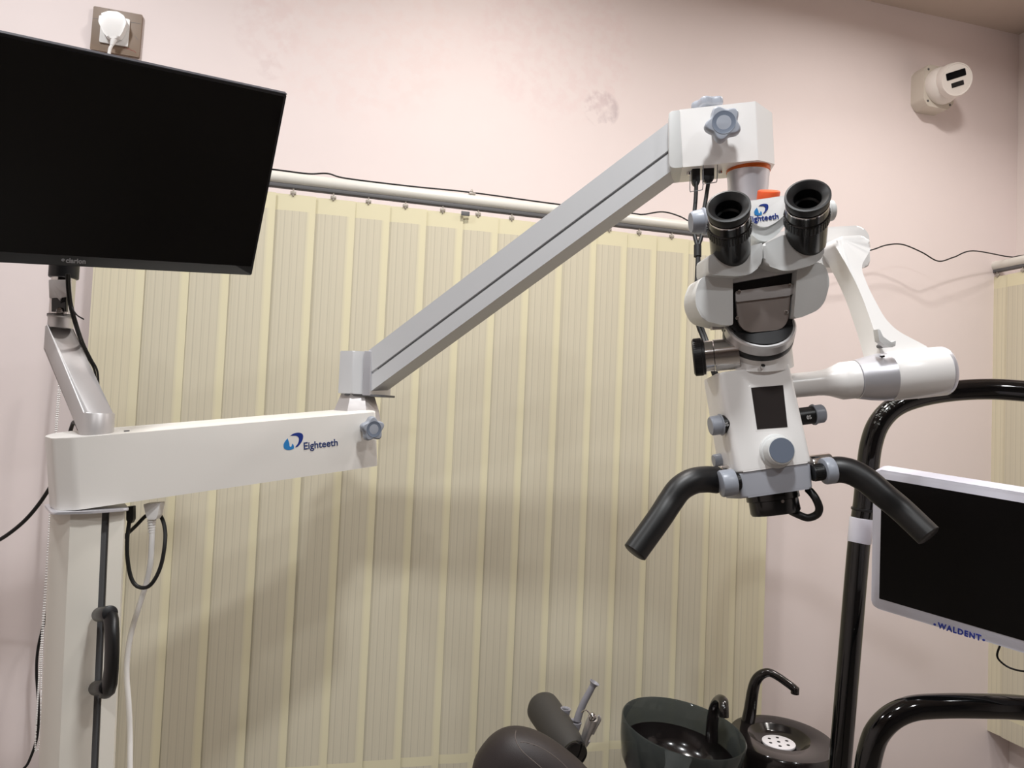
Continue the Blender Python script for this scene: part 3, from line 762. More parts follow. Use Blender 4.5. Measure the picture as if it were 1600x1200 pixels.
obj('collar_well', B().lathe(Mn, [(48*kn, .0128), (47*kn, .0145), (0, .0146)], 48, caps=False), 'black_plastic', cr_)
for a_ in (-.03,):
    obj('collar_pin', B().cyl(AX(Mn @ V((0, -53*kn, .004)), Mn.to_3x3() @ V((0, -1, 0))), .0016, -.001, .0006, 12), 'dark_hole', cr_)
obj('tilt_core', B().pprism([(1143, 437), (1247, 423), (1244, 480), (1236, 508), (1215, 528, 10), (1188, 533, 10), (1160, 530, 10), (1144, 512)], .957, .05, .003, r=3), 'black_plastic', ms)
# silver cover plate: upper flap bent back over the lower plate
cv = obj('cover_plate', B().pprism([(1149, 462, 2), (1236, 452, 2), (1232, 500, 12), (1222, 515, 12), (1168, 520, 12), (1154, 507, 12)], .951, .004, .0008, r=2), 'plate_metal', ms)
obj('cover_flap', B().pprism([(1149.5, 455, 3), (1240, 442.5, 3), (1243, 458, 3), (1232, 462, 2), (1150, 472, 2)], .948, .004, .0012, r=2), 'alu', cv)
bs = []
for (x, y, Z) in ((1155, 456, .9475), (1234, 446, .9475), (1152, 497, .9505), (1229, 488, .9505)):
    obj('plate_screw', B().cyl(CF(x, y, Z), px(3.2, .95), -.001, .0012, 14, .0004), 'chrome', cv)
# pivot covers either side
obj('pivot_cover', B().pprism([(1086, 458, 12), (1094, 436, 8), (1106, 429, 4), (1145, 427, 2), (1145.5, 508, 3), (1131, 508.5, 3), (1099, 501, 10), (1087, 479, 12)], .940, .062, .006, r=4, seg=4), 'light_grey_plastic', ms, 40)
obj('pivot_cover', B().pprism([(1246, 418, 2), (1262, 412, 3), (1284, 409, 6), (1292, 420, 8), (1297, 441, 12), (1289, 472, 12), (1278, 485, 8), (1252, 496, 3), (1240, 497, 3), (1243, 460, 4)], .940, .062, .006, r=4, seg=4), 'light_grey_plastic', ms, 40)
obj('head_bridge', B().pprism([(1140, 408), (1244, 396), (1247, 424), (1146, 442), (1141, 436)], .948, .06, .003, r=2), 'grey_paint', ms)
obj('lever', B().pprism([(1113, 506), (1132, 510), (1131, 514), (1113, 515)], .975, .012, .001), 'alu', ms)
# crank cheeks that carry the eyepieces
eyeax = (UP*math.cos(math.radians(33)) - F*math.sin(math.radians(33)))
obj('eyepiece_cheek', B().pprism([(1107, 398, 6), (1150, 392, 4), (1172, 384, 4), (1191.5, 379, 3), (1191.5, 413, 10), (1172, 429, 8), (1150, 432, 4), (1120, 430, 8), (1107, 428, 6)], .922, .06, .004, r=3, seg=3), 'light_grey_plastic', ms, 40)
obj('eyepiece_cheek', B().pprism([(1193.5, 381, 3), (1225, 366, 6), (1252, 376, 4), (1289, 374, 6), (1287, 402, 6), (1270, 414, 6), (1236, 423, 8), (1222, 423, 6), (1193.5, 413, 10)], .922, .06, .004, r=3, seg=3), 'light_grey_plastic', ms, 40)
hb_ = obj('logo_hub', B().pprism([(1168, 314, 4), (1230, 305, 4), (1229, 333, 6), (1214, 347, 10), (1198, 355, 10), (1186, 354, 10), (1170, 342, 6)], .945, .04, .002, r=3), 'white_plastic', ms)
obj('hub_rim', B().pprism([(1168, 330, 4), (1230, 322, 4), (1230, 348, 6), (1214, 368, 10), (1198, 378, 10), (1186, 376, 10), (1168, 362, 6)], .950, .04, .003, r=3), 'light_grey_plastic', ms)
Ml = CF(1189.5, 327.5, .9447, 7); logo(Ml, px(23, .945), px(17, .945), hb_)
text('lettering', 'Eighteeth', CF(1193, 341.5, .9445, 7), px(47, .945), px(12, .945), 'logo_dark', hb_, .012)
# eyepieces
def eyepiece(cx, cy, bx_, by_, rc, rt):
    Zc = .868; top_ = U(cx, cy, Zc); low_ = U(bx_, by_, .928)
    M_ = AX(top_, top_-low_, R); k_ = Zc/FPX; LL = (top_-low_).length
    e_ = obj('eyepiece', B().lathe(M_, [(rt*k_, -LL-.012), (rt*k_, -.046), (rt*1.05*k_, -.045), (rt*1.05*k_, -.030), (rt*1.0*k_, -.029), (rt*1.0*k_, -.016), (rt*.8*k_, -.016), (rt*.7*k_, -.045), (0, -.046)], 48), 'black_anodised', ms)
    obj('eyepiece_trim', B().lathe(M_, [(rt*.98*k_, -.017), (rt*1.0*k_, -.0165), (rt*1.0*k_, -.0145), (rt*.98*k_, -.014)], 48, caps=False), 'chrome', e_)
    kn_ = B()
    for j in range(40):
        a_ = 2*PI*j/40
        kn_.box(M_ @ MX.Rotation(a_, 4, 'Z') @ MX.Translation((rt*1.05*k_, 0, -.0375)), .0012, .0022, .012)
    obj('focus_ring', kn_, 'black_rubber', e_)
    obj('eyecup', B().lathe(M_, [(rt*.9*k_, -.014), (rc*.94*k_, -.012), (rc*1.0*k_, -.003), (rc*.99*k_, .0), (rc*.90*k_, .0005), (rc*.66*k_, -.004), (rc*.60*k_, -.006), (rc*.58*k_, -.020), (rc*.50*k_, -.022), (rc*.48*k_, -.032)], 56, caps=False), 'black_rubber', e_)
    obj('eye_lens', B().lathe(M_, [(rc*.49*k_, -.031), (rc*.38*k_, -.0315), (rc*.2*k_, -.0305), (0, -.030)], 40, caps=False), 'lens_glass', e_)
    b_ = B()
    for j in range(4):
        b_.box(M_ @ MX.Rotation(-PI/2-.5, 4, 'Z') @ MX.Translation((rt*k_, 0, -.052-.007*j)), .0006, .004 if j % 2 else .006, .0006)
    obj('scale_marks', b_, 'groove_grey', e_)
eyepiece(1138, 322, 1141, 386, 34, 32.5)
eyepiece(1262, 305, 1259, 369, 34.5, 33)
# pupillary distance knob on the left, its twin on the right
for (cx, cy, sg, r) in ((1099, 346, -1, 19), (1290, 330, 1, 17)):
    M_ = AX(U(cx, cy, .935), (R*sg+UP*.1*sg), UP); k_ = .935/FPX
    q = obj('distance_knob', B().lathe(M_, [(r*1.12*k_, -2*k_), (r*1.12*k_, 1*k_), (r*1.0*k_, 3*k_), (r*.93*k_, (16 if sg < 0 else 10)*k_), (r*.8*k_, (20 if sg < 0 else 12)*k_), (0, (20 if sg < 0 else 12)*k_)], 40), 'grey_plastic' if sg < 0 else 'light_grey_plastic', ms)
    obj('knob_shaft', B().cyl(M_, r*.55*k_, -.04, 0, 24), 'black_plastic', q)
# camera port with knurled ring
cpd = (U(1136, 553, .99)-U(1095, 557, .999)).normalized()
Mpt = AX(U(1101, 557, .99), cpd); kq = .985/FPX
po = obj('camera_port', B().lathe(Mpt, [(24*kq, -.004), (24*kq, .012), (25*kq, .013), (25*kq, .045)], 44), 'chrome', ms)
b = B().lathe(Mpt, [(26*kq, -18*kq), (29*kq, -16*kq), (29.5*kq, -8*kq), (29.5*kq, -4*kq), (28.5*kq, -3*kq), (28.5*kq, 0), (24*kq, 1*kq)], 48)
for j in range(48):
    b.box(Mpt @ MX.Rotation(2*PI*j/48, 4, 'Z') @ MX.Translation((29*kq, 0, -10*kq)), .0012, .0018, .010)
obj('port_ring', b, 'black_plastic', po)

# cables of the microscope
c1 = thing('cable', 'pair of black video cables plugged under the arm head, hanging beside the eyepieces', 'cable', U(1090, 300, 1.13))
for x0_, x1_, y0_, y1_ in ((1082, 1094, 265, 290), (1099, 1116, 263, 284)):
    obj('connector', B().pprism([(x0_, y0_-4), (x1_, y0_-5), (x1_, y1_-6), (x1_-3, y1_), (x0_+3, y1_), (x0_, y1_-6)], 1.135, .008, .0015, r=1.5), 'black_plastic', c1)
obj('wire', B().tube(cr([U(*p) for p in ((1088, 284, 1.138), (1087, 310, 1.135), (1085, 335, 1.13), (1085, 365, 1.12), (1090, 390, 1.11), (1089, 430, 1.10), (1087, 470, 1.09), (1090, 505, 1.08), (1099, 530, 1.07), (1108, 560, 1.05), (1118, 592, 1.035), (1128, 610, 1.03))], 8), .0032, 10), 'cable_black', c1)
obj('wire', B().tube(cr([U(*p) for p in ((1107, 284, 1.138), (1103, 310, 1.135), (1099, 335, 1.13), (1097, 365, 1.12), (1091, 390, 1.11), (1093, 430, 1.10), (1092, 470, 1.09), (1095, 505, 1.08), (1104, 532, 1.07), (1112, 560, 1.05), (1121, 590, 1.035), (1130, 606, 1.03))], 8), .0032, 10), 'cable_black', c1)
obj('cable_sleeve', B().tube([U(1090, 383, 1.112), U(1090, 392, 1.11), U(1090, 401, 1.108)], .0058, 14), 'cable_black', c1)

c2 = thing('cable', 'white power cord plugged into the underside of the horizontal arm', 'cable', U(238, 805, 1.13))
obj('connector', B().pprism([(224, 788, 1), (250, 786, 1), (246, 806, 2), (243, 812, 1), (231, 812, 1), (228, 806, 2)], 1.105, .016, .002, r=1), 'cable_white', c2)
b = B()
pc = [U(237, 810, 1.113), U(237.5, 832, 1.113)]
for j in range(5):
    y = 814+j*4.2
    b.tube([U(237, y-1.5, 1.113), U(237, y+1.0, 1.113)], px(6.3-.35*j, 1.11), 16)
b.tube(pc, px(4.4, 1.11), 14)
obj('strain_relief', b, 'cable_white', c2)
obj('wire', B().tube(cr([U(*p) for p in ((237.5, 828, 1.113), (237, 850, 1.113), (235, 880, 1.115), (229, 910, 1.12), (218, 945, 1.125), (206, 985, 1.13), (199, 1025, 1.13), (198, 1060, 1.13), (201, 1100, 1.13), (203, 1150, 1.13), (203, 1215, 1.12), (204, 1400, 1.10))], 8), px(4.2, 1.13), 12), 'cable_white', c2)
c3 = thing('cable', 'black looped cable hanging under the horizontal arm around the white power cord', 'cable', U(205, 805, 1.12))
obj('connector', B().pprism([(197, 792, 1), (208, 791, 1), (208, 812, 1), (205, 818), (200, 818), (197, 812, 1)], 1.10, .008, .001, r=1), 'black_plastic', c3)
obj('wire', B().tube(cr([U(*p) for p in ((202, 815, 1.104), (199, 840, 1.10), (199, 870, 1.10), (204, 900, 1.10), (213, 915, 1.10), (228, 918, 1.10), (240, 908, 1.10), (251, 885, 1.105), (257, 855, 1.11), (258, 830, 1.12), (253, 810, 1.13), (243, 800, 1.135), (228, 806, 1.135), (212, 822, 1.135), (196, 837, 1.14), (185, 848, 1.15))], 8), .0030, 10), 'cable_black', c3)
tag(obj('cable', B().tube(cr([hit(-420, 900, 1, WY-.004)]+[U(*p) for p in ((-200, 905, 1.33), (-60, 872, 1.25), (-20, 853, 1.22), (8, 838, 1.20), (38, 814, 1.20), (62, 786, 1.20), (82, 755, 1.20), (96, 728, 1.20), (106, 690, 1.19), (113, 664, 1.17), (118, 660, 1.15), (124, 672, 1.13), (126, 690, 1.12))], 8), .0032, 10), 'cable_black'), 'black cable drooping from behind the arm to the left edge of the photo', 'cable')
tag(obj('cable', B().tube(cr([hit(150, 880, 1, WY-.004), hit(110, 900, 1, VY+.04)]+[hit(x, y, 1, VY+.02) for x, y in ((82, 930), (72, 962), (60, 1010), (57, 1050), (60, 1100), (58, 1150), (45, 1190), (20, 1240))]+[V((hit(20, 1240, 1, VY+.02).x-.05, VY+.02, .35)), V((hit(20, 1240, 1, VY+.02).x-.06, VY, .02)), V((hit(20, 1240, 1, VY+.02).x-.1, VY-.05, .003))], 8), .0028, 8), 'cable_black'), 'thin black cable hanging behind the bead chain at the column', 'cable')
c5 = thing('cable', 'thin black monitor leads running down the silver link', 'cable', U(112, 470, 1.10))
for dx in (0, 4):
    obj('wire', B().tube(cr([U(x, y, Z) for x, y, Z in ((104+dx, 428, 1.105), (105+dx, 450, 1.11), (108+dx, 475, 1.112), (116+dx, 505, 1.115), (126+dx, 535, 1.15), (138+dx, 560, 1.17), (148+dx, 580, 1.18), (150+dx, 610, 1.19))], 6), .0018, 8), 'cable_black', c5)
obj('tie_end', B().tube(cr([U(112, 480, 1.108), U(120, 492, 1.105), (U(131, 499, 1.105))], 4), .0011, 6), 'cable_black', c5)

# ------------------------------------------------------------------ black monitor on the microscope
def cv3(x, y, z): return R*x + UP*y + F*z
dh = cv3(1.253, .0706, 1).normalized()
TR, BR = U(448, 148, 1.048), U(393, 430, 1.2)
Mm = FR(BR, dh, TR-BR)         # origin bottom right, x to the right, y up, z to the viewer
hM, wM = (TR-BR).length, .545
mo = thing('monitor', 'large black flat monitor tilted at the end of the silver link', 'monitor', BR-dh*wM/2)
obj('bezel', B().prism(Mm, rnd([(-wM, 0), (0, 0), (0, hM), (-wM, hM)], .002), -.010, 0, .001, 2), 'black_bezel', mo)
bz = .0035
obj('screen', B().prism(Mm, [(-wM+bz, .017), (-bz, .017), (-bz, hM-bz), (-wM+bz, hM-bz)], -.001, .0006), 'screen_black', mo)
obj('edge_trim', B().box(Mm, wM+.001, .0012, .009, (-wM/2, hM+.0004, -.005)), 'bezel_edge', mo)
obj('rear_cover', B().prism(Mm, rnd([(-wM*.85, .04), (-wM*.15, .04), (-wM*.15, hM*.8), (-wM*.85, hM*.8)], .02), -.05, -.009, .01, 3), 'black_plastic', mo)
def onmon(x, y, dz=0):
    d = F + (x-800)/FPX*R - (y-600)/FPX*UP; n = Mm.to_3x3() @ V((0, 0, 1))
    p = CAM + d*((Mm.translation-CAM).dot(n)/d.dot(n)); m = Mm.copy(); m.translation = p + n*dz
    return m
md = lambda p, q: (onmon(*p).translation-onmon(*q).translation).length
text('lettering', 'clarion', onmon(118.5, 407.5, .0003), md((103, 407), (134, 408)), md((118, 403.5), (118, 411)), 'silver_text', mo, .03)
b = B(); Me = onmon(98.5, 406.2, .0003); re = md((95.5, 406), (101, 406))/2
pts = [Me @ V((re*.8*math.cos(t_), re*.8*math.sin(t_), 0)) for t_ in [.0+ (2*PI-.7)*k/16 for k in range(17)]]
b.tube(pts, re*.22, 6); b.tube([Me @ V((-re*.8, 0, 0)), Me @ V((re*.8, 0, 0))], re*.2, 6)
obj('emblem', b, 'silver_text', mo)
# tilting joint between monitor and post
jt = pz+zv*.13; bk = Mm @ V((-.274-.02, .10, -.05))
obj('mount_joint', B().tube([jt-zv*.01, jt+zv*.03, bk+(Mm.to_3x3() @ V((0, 0, -.02))), bk], .016, 16), 'black_plastic', mo)

# ------------------------------------------------------------------ dental unit at the right: pole, rail, screen
Zp = 1.33
pp_ = [U(*p) for p in ((1600+260, 640, 1.22), (1700, 620, 1.26), (1600, 611, 1.30), (1540, 608, 1.32), (1480, 612, Zp), (1430, 622, Zp), (1396, 637, Zp), (1373, 662, Zp), (1361, 695, Zp), (1355, 740, Zp), (1350, 790, Zp), (1342, 850, Zp-.005), (1327, 1025, Zp-.012), (1312, 1200, Zp-.02))]
fl = pp_[-1]; dd = (pp_[-1]-pp_[-2]).normalized(); ft = fl + dd*((fl.z-.0)/-dd.z)
pr = thing('equipment_pole', 'tall black bent tube pole with white collar and scuffed bend', 'pole', ft)
path = cr(pp_+[fl.lerp(ft, .5), ft], 10)
po = obj('pole', B().tube(path, px(16.3, Zp), 28), 'black_gloss', pr)
c0, c1_ = U(1346.5, 809, Zp-.003), U(1342.5, 848, Zp-.004)
obj('collar', B().cyl(AX(c1_, c0-c1_), px(17.3, Zp), 0, (c0-c1_).length, 32, .002), 'white_bezel', pr)
c0, c1_ = U(1349, 794, Zp-.003), U(1348.6, 798, Zp-.003)
obj('pole_ring', B().cyl(AX(c1_, c0-c1_), px(17.6, Zp), 0, (c0-c1_).length, 32, .001), 'black_plastic', pr)
# worn flakes on the outside of the bend
b = B(); random.seed(3)
for k in range(110):
    s_ = random.random(); i = int(len(path)*.315 + s_*len(path)*.16)
    p = path[i]; t_ = (path[i+1]-path[i-1]).normalized()
    tocam = (CAM-p).normalized(); nrm = (tocam - t_*tocam.dot(t_)).normalized(); side = t_.cross(nrm)
    a_ = random.gauss(.45, .28)
    if side.dot(UP-R) < 0: side = -side
    nn = (nrm*math.cos(a_)+side*math.sin(a_)).normalized()
    q = p + nn*px(16.35, Zp)
    M_ = FR(q, t_, nn.cross(t_)) @ MX.Rotation(random.uniform(-.6, .6), 4, 'Z')
    rr = random.uniform(.0008, .0022)
    poly = [(rr*random.uniform(.6, 1.8)*math.cos(2*PI*j/7), rr*random.uniform(.4, .9)*math.sin(2*PI*j/7)) for j in range(7)]
    b.prism(M_, poly, -.0006, .0001)
sfl = obj('worn_paint', b, 'worn_silver', pr)
# lower bent rail
Zr_ = 1.10
rp_ = [U(*p) for p in ((1900, 1150, 1.06), (1700, 1120, 1.08), (1600, 1106, Zr_), (1530, 1103, Zr_), (1470, 1103, Zr_), (1425, 1107, Zr_), (1393, 1121, Zr_), (1370, 1146, Zr_), (1359, 1178, Zr_), (1353, 1215, Zr_), (1349, 1260, Zr_))]
fl = rp_[-1]; dd = (rp_[-1]-rp_[-2]).normalized(); ft = fl + dd*((fl.z-.0)/-dd.z)
tag(obj('tube_rail', B().tube(cr(rp_+[fl.lerp(ft, .5), ft], 10), px(18.5, Zr_), 28), 'black_gloss'), 'glossy black bent tube rail in front of the pole, low under the white-framed screen', 'rail')

# white-framed screen
dh2 = -cv3(-.8775, .106, 1).normalized()       # to the right, coming nearer
BL_, TL_ = U(1361, 948, 1.25), U(1365, 732, 1.21)
Mw = FR(BL_, dh2, TL_-BL_); hW, wW = (TL_-BL_).length, .42
m2 = thing('monitor', 'white-framed black screen with blue lettering beside the black pole', 'monitor', BL_+dh2*wW/2)
obj('bezel', B().prism(Mw, rnd([(0, 0), (wW, 0), (wW, hW), (0, hW)], .012), -.03, 0, .003, 3), 'white_bezel', m2)
obj('screen', B().prism(Mw, [(.0135, .020), (wW-.0135, .020), (wW-.0135, hW-.0155), (.0135, hW-.0155)], -.001, .0006), 'screen_black', m2)
def onw(x, y, dz=0):
    d = F + (x-800)/FPX*R - (y-600)/FPX*UP; n = Mw.to_3x3() @ V((0, 0, 1))
    p = CAM + d*((Mw.translation-CAM).dot(n)/d.dot(n)); m = Mw.copy(); m.translation = p + n*dz
    return m
wd_ = lambda p, q: (onw(*p).translation-onw(*q).translation).length
text('lettering', 'WALDENT', onw(1498.5, 986.5, .0003), wd_((1465, 977), (1533, 997)), wd_((1498, 981.5), (1498, 991.5))*.95, 'waldent_blue', m2, .04, space=1.22)
b = B()
for x, y in ((1460.5, 975.5), (1537, 1000)): b.cyl(onw(x, y), .0019, 0, .0007, 14)
obj('lettering_dot', b, 'waldent_blue', m2)
obj('screen_lead', B().tube(cr([onw(1558, 1012, -.02).translation, U(1558, 1024, 1.13), U(1566, 1036, 1.13), (U(1582, 1045, 1.12)), U(1605, 1049, 1.10), U(1640, 1045, 1.08)], 6), .0016, 8), 'cable_black', m2)
cen = Mw @ V((wW*.55, hW*.55, -.03))
obj('support_arm', B().tube(cr([cen, cen+F*.04, U(1640, 800, 1.24), U(1645, 700, 1.26), U(1650, 618, 1.27)], 6), .014, 16), 'black_plastic', m2)

# ------------------------------------------------------------------ spittoon
Zs = 1.50; ks = Zs/FPX
def tiltax(deg_right, deg_fwd):
    a, c = math.radians(deg_right), math.radians(deg_fwd)
    return (zv + R*math.tan(a) - V((F.x, F.y, 0)).normalized()*math.tan(c)).normalized()
cab_top = U(1222, 1152, 1.62)
sp_ = thing('spittoon', 'black spittoon unit with smoked glass bowl and two spouts', 'spittoon', (cab_top.x, cab_top.y, 0))
rimc = U(1067.5, 1136, Zs); axb = tiltax(7, 3)
Mbw = AX(rimc, axb, F); rb = 96*ks
inner = [(rb*.965, .001), (rb*.93, -.04), (rb*.86, -.075), (rb*.75, -.10), (rb*.5, -.118), (rb*.2, -.125), (0, -.126)]
outer = [(0, -.134), (rb*.2, -.133), (rb*.52, -.127), (rb*.79, -.108), (rb*.91, -.08), (rb*.975, -.04), (rb*1.0, 0), (rb*.985, .003)]
bw = obj('bowl', B().lathe(Mbw, outer+inner, 64, caps=False), 'smoked_glass', sp_, 60)
obj('bowl_liner', B().lathe(Mbw, [(rb*.905, -.050), (rb*.845, -.078), (rb*.74, -.097), (rb*.5, -.114), (rb*.2, -.121), (0, -.122)], 56, caps=False), 'spittoon_black', bw)
obj('bowl_strainer', B().lathe(Mbw @ MX.Translation((.0, .0, 0)), [(rb*.28, -.1165), (rb*.26, -.1125), (rb*.12, -.110), (0, -.1095)], 36, caps=False), 'drain_white', bw)
pd = (U(1067, 1300, Zs)-rimc)
obj('bowl_stand', B().lathe(AX(Mbw @ V((0, 0, -.128)), -zv), [(rb*.55, -.01), (rb*.85, .01), (rb*.9, .04), (rb*.8, .2), (rb*.75, .4)], 48), 'spittoon_black', sp_)
# cabinet: an oval top with a round basin
Mt = AX(cab_top, tiltax(1.5, -1), F)
def oval(r, sx=1.0, n=72, ph=0, sq=1.0):
    out = []
    for j in range(n):
        a_ = 2*PI*j/n
        out.append((r*math.cos(a_), r*sx*math.sin(a_)))
    return out
Rf = V((F.x, F.y, 0)).normalized()
Mo = FR(cab_top, R-zv*R.z, Rf); kt = 1.62/FPX
def ovalring(sx, sy, z, ox=0, oy=0, n=72): return [Mo @ V((ox+sx*math.cos(2*PI*j/n), oy+sy*math.sin(2*PI*j/n), z)) for j in range(n)]
ax_, ay_ = 80*kt, .125
bx0 = -3*kt
secs = [ovalring(ax_*.96, ay_*.96, -1.0+.2), ovalring(ax_, ay_, -.06), ovalring(ax_, ay_, -.012), ovalring(ax_*.985, ay_*.985, -.004), ovalring(ax_*.955, ay_*.96, 0)]
secs += [ovalring(47*kt, .074, 0, bx0, .008), ovalring(45*kt, .071, -.002, bx0, .008), ovalring(38*kt, .062, -.012, bx0, .008), ovalring(30*kt, .05, -.020, bx0, .008), ovalring(5*kt, .01, -.022, bx0, .008)]
cb = obj('cabinet', B().loft(secs), 'spittoon_black', sp_, 40)
dc = Mo @ V((bx0, .008, -.017)); Md = AX(dc, zv, F)
dr = obj('drain', B().cyl(Md, 25*kt, -.002, .003, 40, .001), 'drain_white', cb)
b = B()
for j in range(6):
    a_ = 2*PI*j/6+.3; b.cyl(Md @ MX.Translation((15*kt*math.cos(a_), 15*kt*math.sin(a_), .003)), 2.6*kt, -.0005, .0004, 12)
b.cyl(Md @ MX.Translation((0, 0, .003)), 2.6*kt, -.0005, .0004, 12)
obj('drain_hole', b, 'dark_hole', dr)
Zf = 1.70
pf = cr([U(*p) for p in ((1168, 1131, Zf), (1172, 1110, Zf), (1176, 1082, Zf), (1181, 1064, Zf), (1190, 1054, Zf-.004), (1202, 1051, Zf-.01), (1215, 1057, Zf-.02), (1228, 1066, Zf-.03), (1240, 1075, Zf-.04), (1244, 1080, Zf-.043))], 6)
N = len(pf); b = B().tube(pf, [px(10.5-4.5*min(1, i/(N*.6)), Zf) for i in range(N)], 20)
b.cyl(AX(pf[-1]-(pf[-1]-pf[-2]).normalized()*.004, -zv), px(6.3, 1.66), -.006, .010, 18, .001)
obj('spout', b, 'spittoon_black', sp_)
Zf = 1.50
pf = cr([U(*p) for p in ((1112, 1157, Zf+.05), (1113, 1130, Zf+.05), (1117, 1105, Zf+.05), (1124, 1094, Zf+.03), (1130, 1096, Zf+.0), (1131, 1108, Zf-.015), (1131, 1120, Zf-.018))], 6); N = len(pf)
obj('spout', B().tube(pf, [px(10-2.5*min(1, i/(N*.7)), Zf) for i in range(N)], 20), 'spittoon_black', sp_)

# ------------------------------------------------------------------ instrument arm with its tools
e0, e1_ = U(846, 1103, 1.52), U(899, 1180, 1.36)
ia = thing('instrument_arm', 'black padded cylinder arm with grey tool holders beside the headrest', 'instrument holder', (e1_.x, e1_.y, 0))
Mi = AX(e0, e1_-e0); Li = (e1_-e0).length
obj('arm_tube', B().lathe(Mi, [(.018, -.006), (.030, -.002), (.0355, .008), (.036, .02), (.034, Li*.6), (.030, Li*.86), (.0255, Li*.98), (.0245, Li)], 44), 'vinyl', ia, 60)
obj('end_cap', B().lathe(Mi, [(.0255, Li-.03), (.0262, Li-.004), (.0245, Li+.001), (.012, Li+.004), (0, Li+.0045)], 40), 'black_gloss', ia)
def holder(x, y, Z, r, L_, lean=.25):
    a_ = (UP + R*lean).normalized(); M_ = AX(U(x, y, Z), a_); k_ = Z/FPX
    obj('tool_holder', B().lathe(M_, [(r*.7*k_, -L_*k_), (r*.8*k_, -L_*.5*k_), (r*k_, -2*k_), (r*k_, 0), (r*.8*k_, 0), (r*.62*k_, -2*k_), (r*.6*k_, -L_*.4*k_)], 28), 'suction_grey', ia)
holder(884, 1107, 1.46, 8, 24, .12); holder(899, 1127, 1.43, 10, 28, .15); holder(914, 1154, 1.40, 9, 26, .4)
obj('holder_bar', B().tube([U(872, 1125, 1.48), U(890, 1150, 1.44), U(908, 1172, 1.40)], px(8, 1.43), 12), 'suction_grey', ia)
obj('arm_stem', B().tube([e1_.lerp(e0, .5)-zv*.0, e1_.lerp(e0, .5)-zv*.25, V((e1_.x, e1_.y, 0))], .02, 16), 'black_plastic', ia)
st = thing('suction_tip', 'grey suction tip with flared end standing in a tool holder', 'suction tip', U(901, 1130, 1.43))
ps = cr([U(*p) for p in ((902, 1126, 1.43), (905, 1115, 1.43), (912, 1098, 1.43), (919, 1085, 1.43), (926, 1072, 1.43))], 6)
obj('tip_tube', B().tube(ps, [px(6, 1.43), px(5, 1.43)], 16), 'suction_grey', st)
dz_ = (ps[-1]-ps[-2]).normalized(); Mfl = AX(ps[-1], dz_)
obj('tip_flare', B().lathe(Mfl, [(px(4.5, 1.43), -.003), (px(5.5, 1.43), .003), (px(8.5, 1.43), .0085), (px(7.5, 1.43), .0088), (px(4, 1.43), .003)], 24), 'suction_grey', st)
sy = thing('air_syringe', 'silver three-way air syringe with bent needle hanging in a tool holder', 'syringe', U(917, 1145, 1.40))
s0_, s1_ = U(911, 1162, 1.39), U(926, 1122, 1.37)
Msy = AX(s0_, s1_-s0_); Ls = (s1_-s0_).length; k_ = 1.38/FPX
obj('syringe_body', B().lathe(Msy, [(6.5*k_, -.01), (7*k_, Ls*.35), (7.5*k_, Ls*.4), (8.2*k_, Ls*.8), (7.5*k_, Ls), (4*k_, Ls*1.03), (0, Ls*1.04)], 28), 'brushed', sy)
obj('syringe_nozzle', B().lathe(CF(925.5, 1121, 1.358), [(6*k_, -.006), (6.2*k_, 0), (4.5*k_, .002), (4*k_, .001), (2.5*k_, .003), (0, .004)], 24), 'chrome', sy)
obj('needle', B().tube(cr([U(925, 1121, 1.355), U(921, 1114, 1.35), U(917, 1110, 1.35), U(913, 1110, 1.355), U(909, 1113, 1.36)], 5), px(1.2, 1.36), 8), 'chrome', sy)
obj('trigger', B().tube(cr([U(935, 1118, 1.375), U(937, 1124, 1.375), U(931, 1136, 1.38), U(926, 1146, 1.385)], 4), px(2.6, 1.38), 10), 'brushed', sy)

# ------------------------------------------------------------------ dental chair headrest
Zh = 1.2
ch = thing('dental_chair', 'black padded dental chair headrest with stitched seams at the bottom edge', 'chair', (U(860, 1300, Zh).x, U(860, 1300, Zh).y, 0))
hc = U(842, 1236, Zh); k_ = Zh/FPX
xa = (R*math.cos(math.radians(38)) - UP*math.sin(math.radians(38))).normalized()
Mhd = FR(hc, xa, UP*math.cos(math.radians(38))+R*math.sin(math.radians(38)))
def sup(M_, a, b_, c, e=2.6, n=32):
    bb_ = B(); rings = []
    for i in range(n+1):
        th = -PI/2+PI*i/n; row = []
        for j in range(2*n):
            ph = 2*PI*j/(2*n)
            f = lambda t, q: math.copysign(abs(t)**(2/q), t)
            row.append(M_ @ V((a*f(math.cos(th), e)*f(math.cos(ph), e), b_*f(math.cos(th), e)*f(math.sin(ph), e), c*f(math.sin(th), e))))
        rings.append(row)
    return bb_.loft(rings[1:-1])
hr = obj('headrest', sup(Mhd, 112*k_, 74*k_, .055, 2.5), 'leather', ch, 70)
M2 = FR(U(820, 1247, 1.24), xa, UP)
obj('headrest_back', sup(FR(U(816, 1240, 1.235), (R*.6-UP*.8), UP*.6+R*.8), 80*k_, 62*k_, .06, 2.4), 'leather', ch, 70)
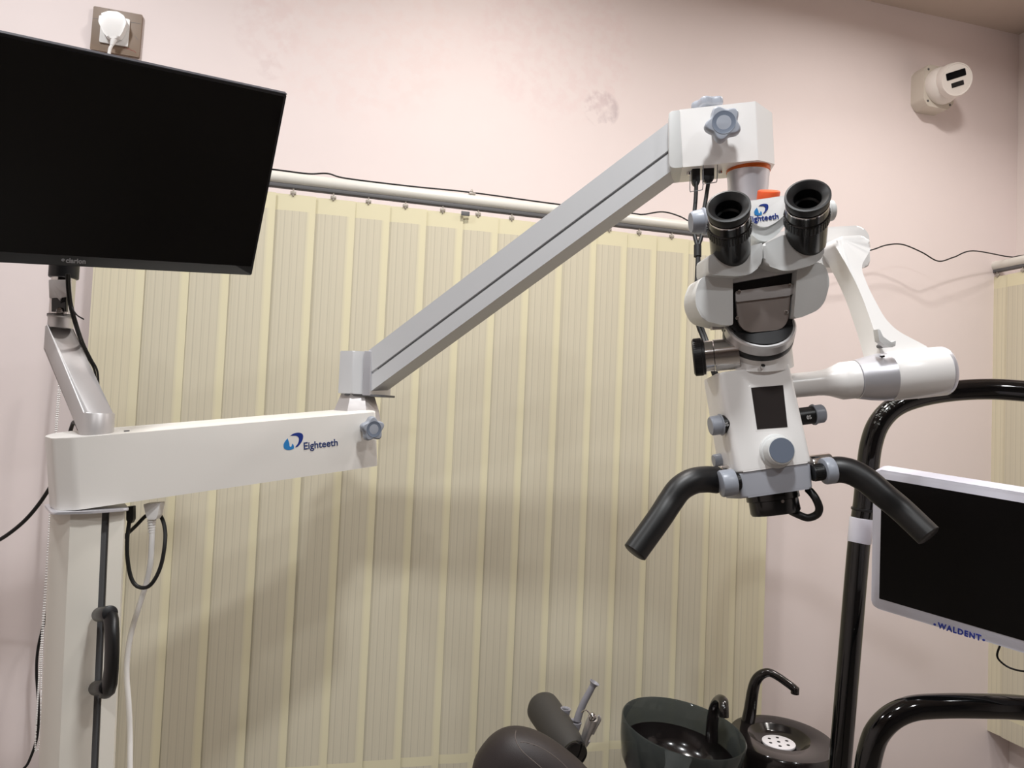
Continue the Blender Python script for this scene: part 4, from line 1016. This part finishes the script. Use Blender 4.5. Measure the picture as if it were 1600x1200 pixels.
# piping: one line around the edge of the pad, one across its face
sp1 = cr([U(*p) for p in ((787, 1200, 1.157), (784, 1186, 1.157), (791, 1168, 1.158), (800, 1152, 1.162), (806, 1147, 1.165))], 6)
def press(pts, o, M_, a, b_, c, e):
    out = []
    for p in pts:
        d = (p-CAM).normalized(); lo_, best = .9, None
        s = .95
        while s < 1.5:
            q = M_.inverted() @ (CAM+d*s)
            if abs(q.x/a)**e+abs(q.y/b_)**e+abs(q.z/c)**e <= 1: best = CAM+d*s; break
            s += .0008
        if best is not None: out.append(best)
    return out
for P_ in ([(806, 1142), (805, 1152), (809, 1164), (818, 1176), (832, 1188), (846, 1200), (858, 1212)], [(813, 1160), (822, 1160), (840, 1166), (858, 1176), (876, 1190), (890, 1204)]):
    q = press(cr([U(x, y, 1.2) for x, y in P_], 6), None, Mhd, 112*k_, 74*k_, .055, 2.5)
    if len(q) > 3: obj('seam', B().tube(q, .0009, 6), 'seam', hr)
obj('headrest_post', B().tube([U(850, 1250, Zh+.05), U(850, 1330, Zh+.06), V((ch.location.x, ch.location.y, .45))], .03, 16), 'black_plastic', ch)
obj('chair_base', B().cyl(MX.Translation((ch.location.x, ch.location.y, 0)), .09, 0, .46, 40, .02), 'black_plastic', ch)

# ------------------------------------------------------------------ light: recessed ceiling lamps
LC, LW = (.965, .985, 1), (1, .955, .91)
def lamp(x, y, pw, size=.14, col=(1, .95, .88), spread=160):
    l = bpy.data.lights.new('ceiling_lamp', 'AREA'); l.shape = 'DISK'; l.size = size; l.energy = pw; l.color = col; l.spread = math.radians(spread)
    o = bpy.data.objects.new('ceiling_lamp', l); COL.objects.link(o); o.location = (x, y, CEIL-.012)
for a_ in ((-.75, 1.1, 8, .14, LC, 175), (.35, 1.1, 8.5, .14, LW, 175), (.2, .35, 13, .14, LC, 160), (1.41, 1.17, 5.2, .12, LW, 168), (1.75, .92, 4.5, .12, LW, 140), (-.7, -.6, 9, .14, LC, 150), (.8, -.6, 9, .14, LC, 150)): lamp(*a_)
w_ = bpy.data.worlds.new('world'); sc.world = w_; w_.use_nodes = True
w_.node_tree.nodes['Background'].inputs[0].default_value = (.9, .92, 1, 1); w_.node_tree.nodes['Background'].inputs[1].default_value = .05
sc.view_settings.view_transform = 'Standard'; sc.view_settings.look = 'None'; sc.view_settings.gamma = 1; sc.view_settings.use_curve_mapping = False
sc.view_settings.exposure = 0.29
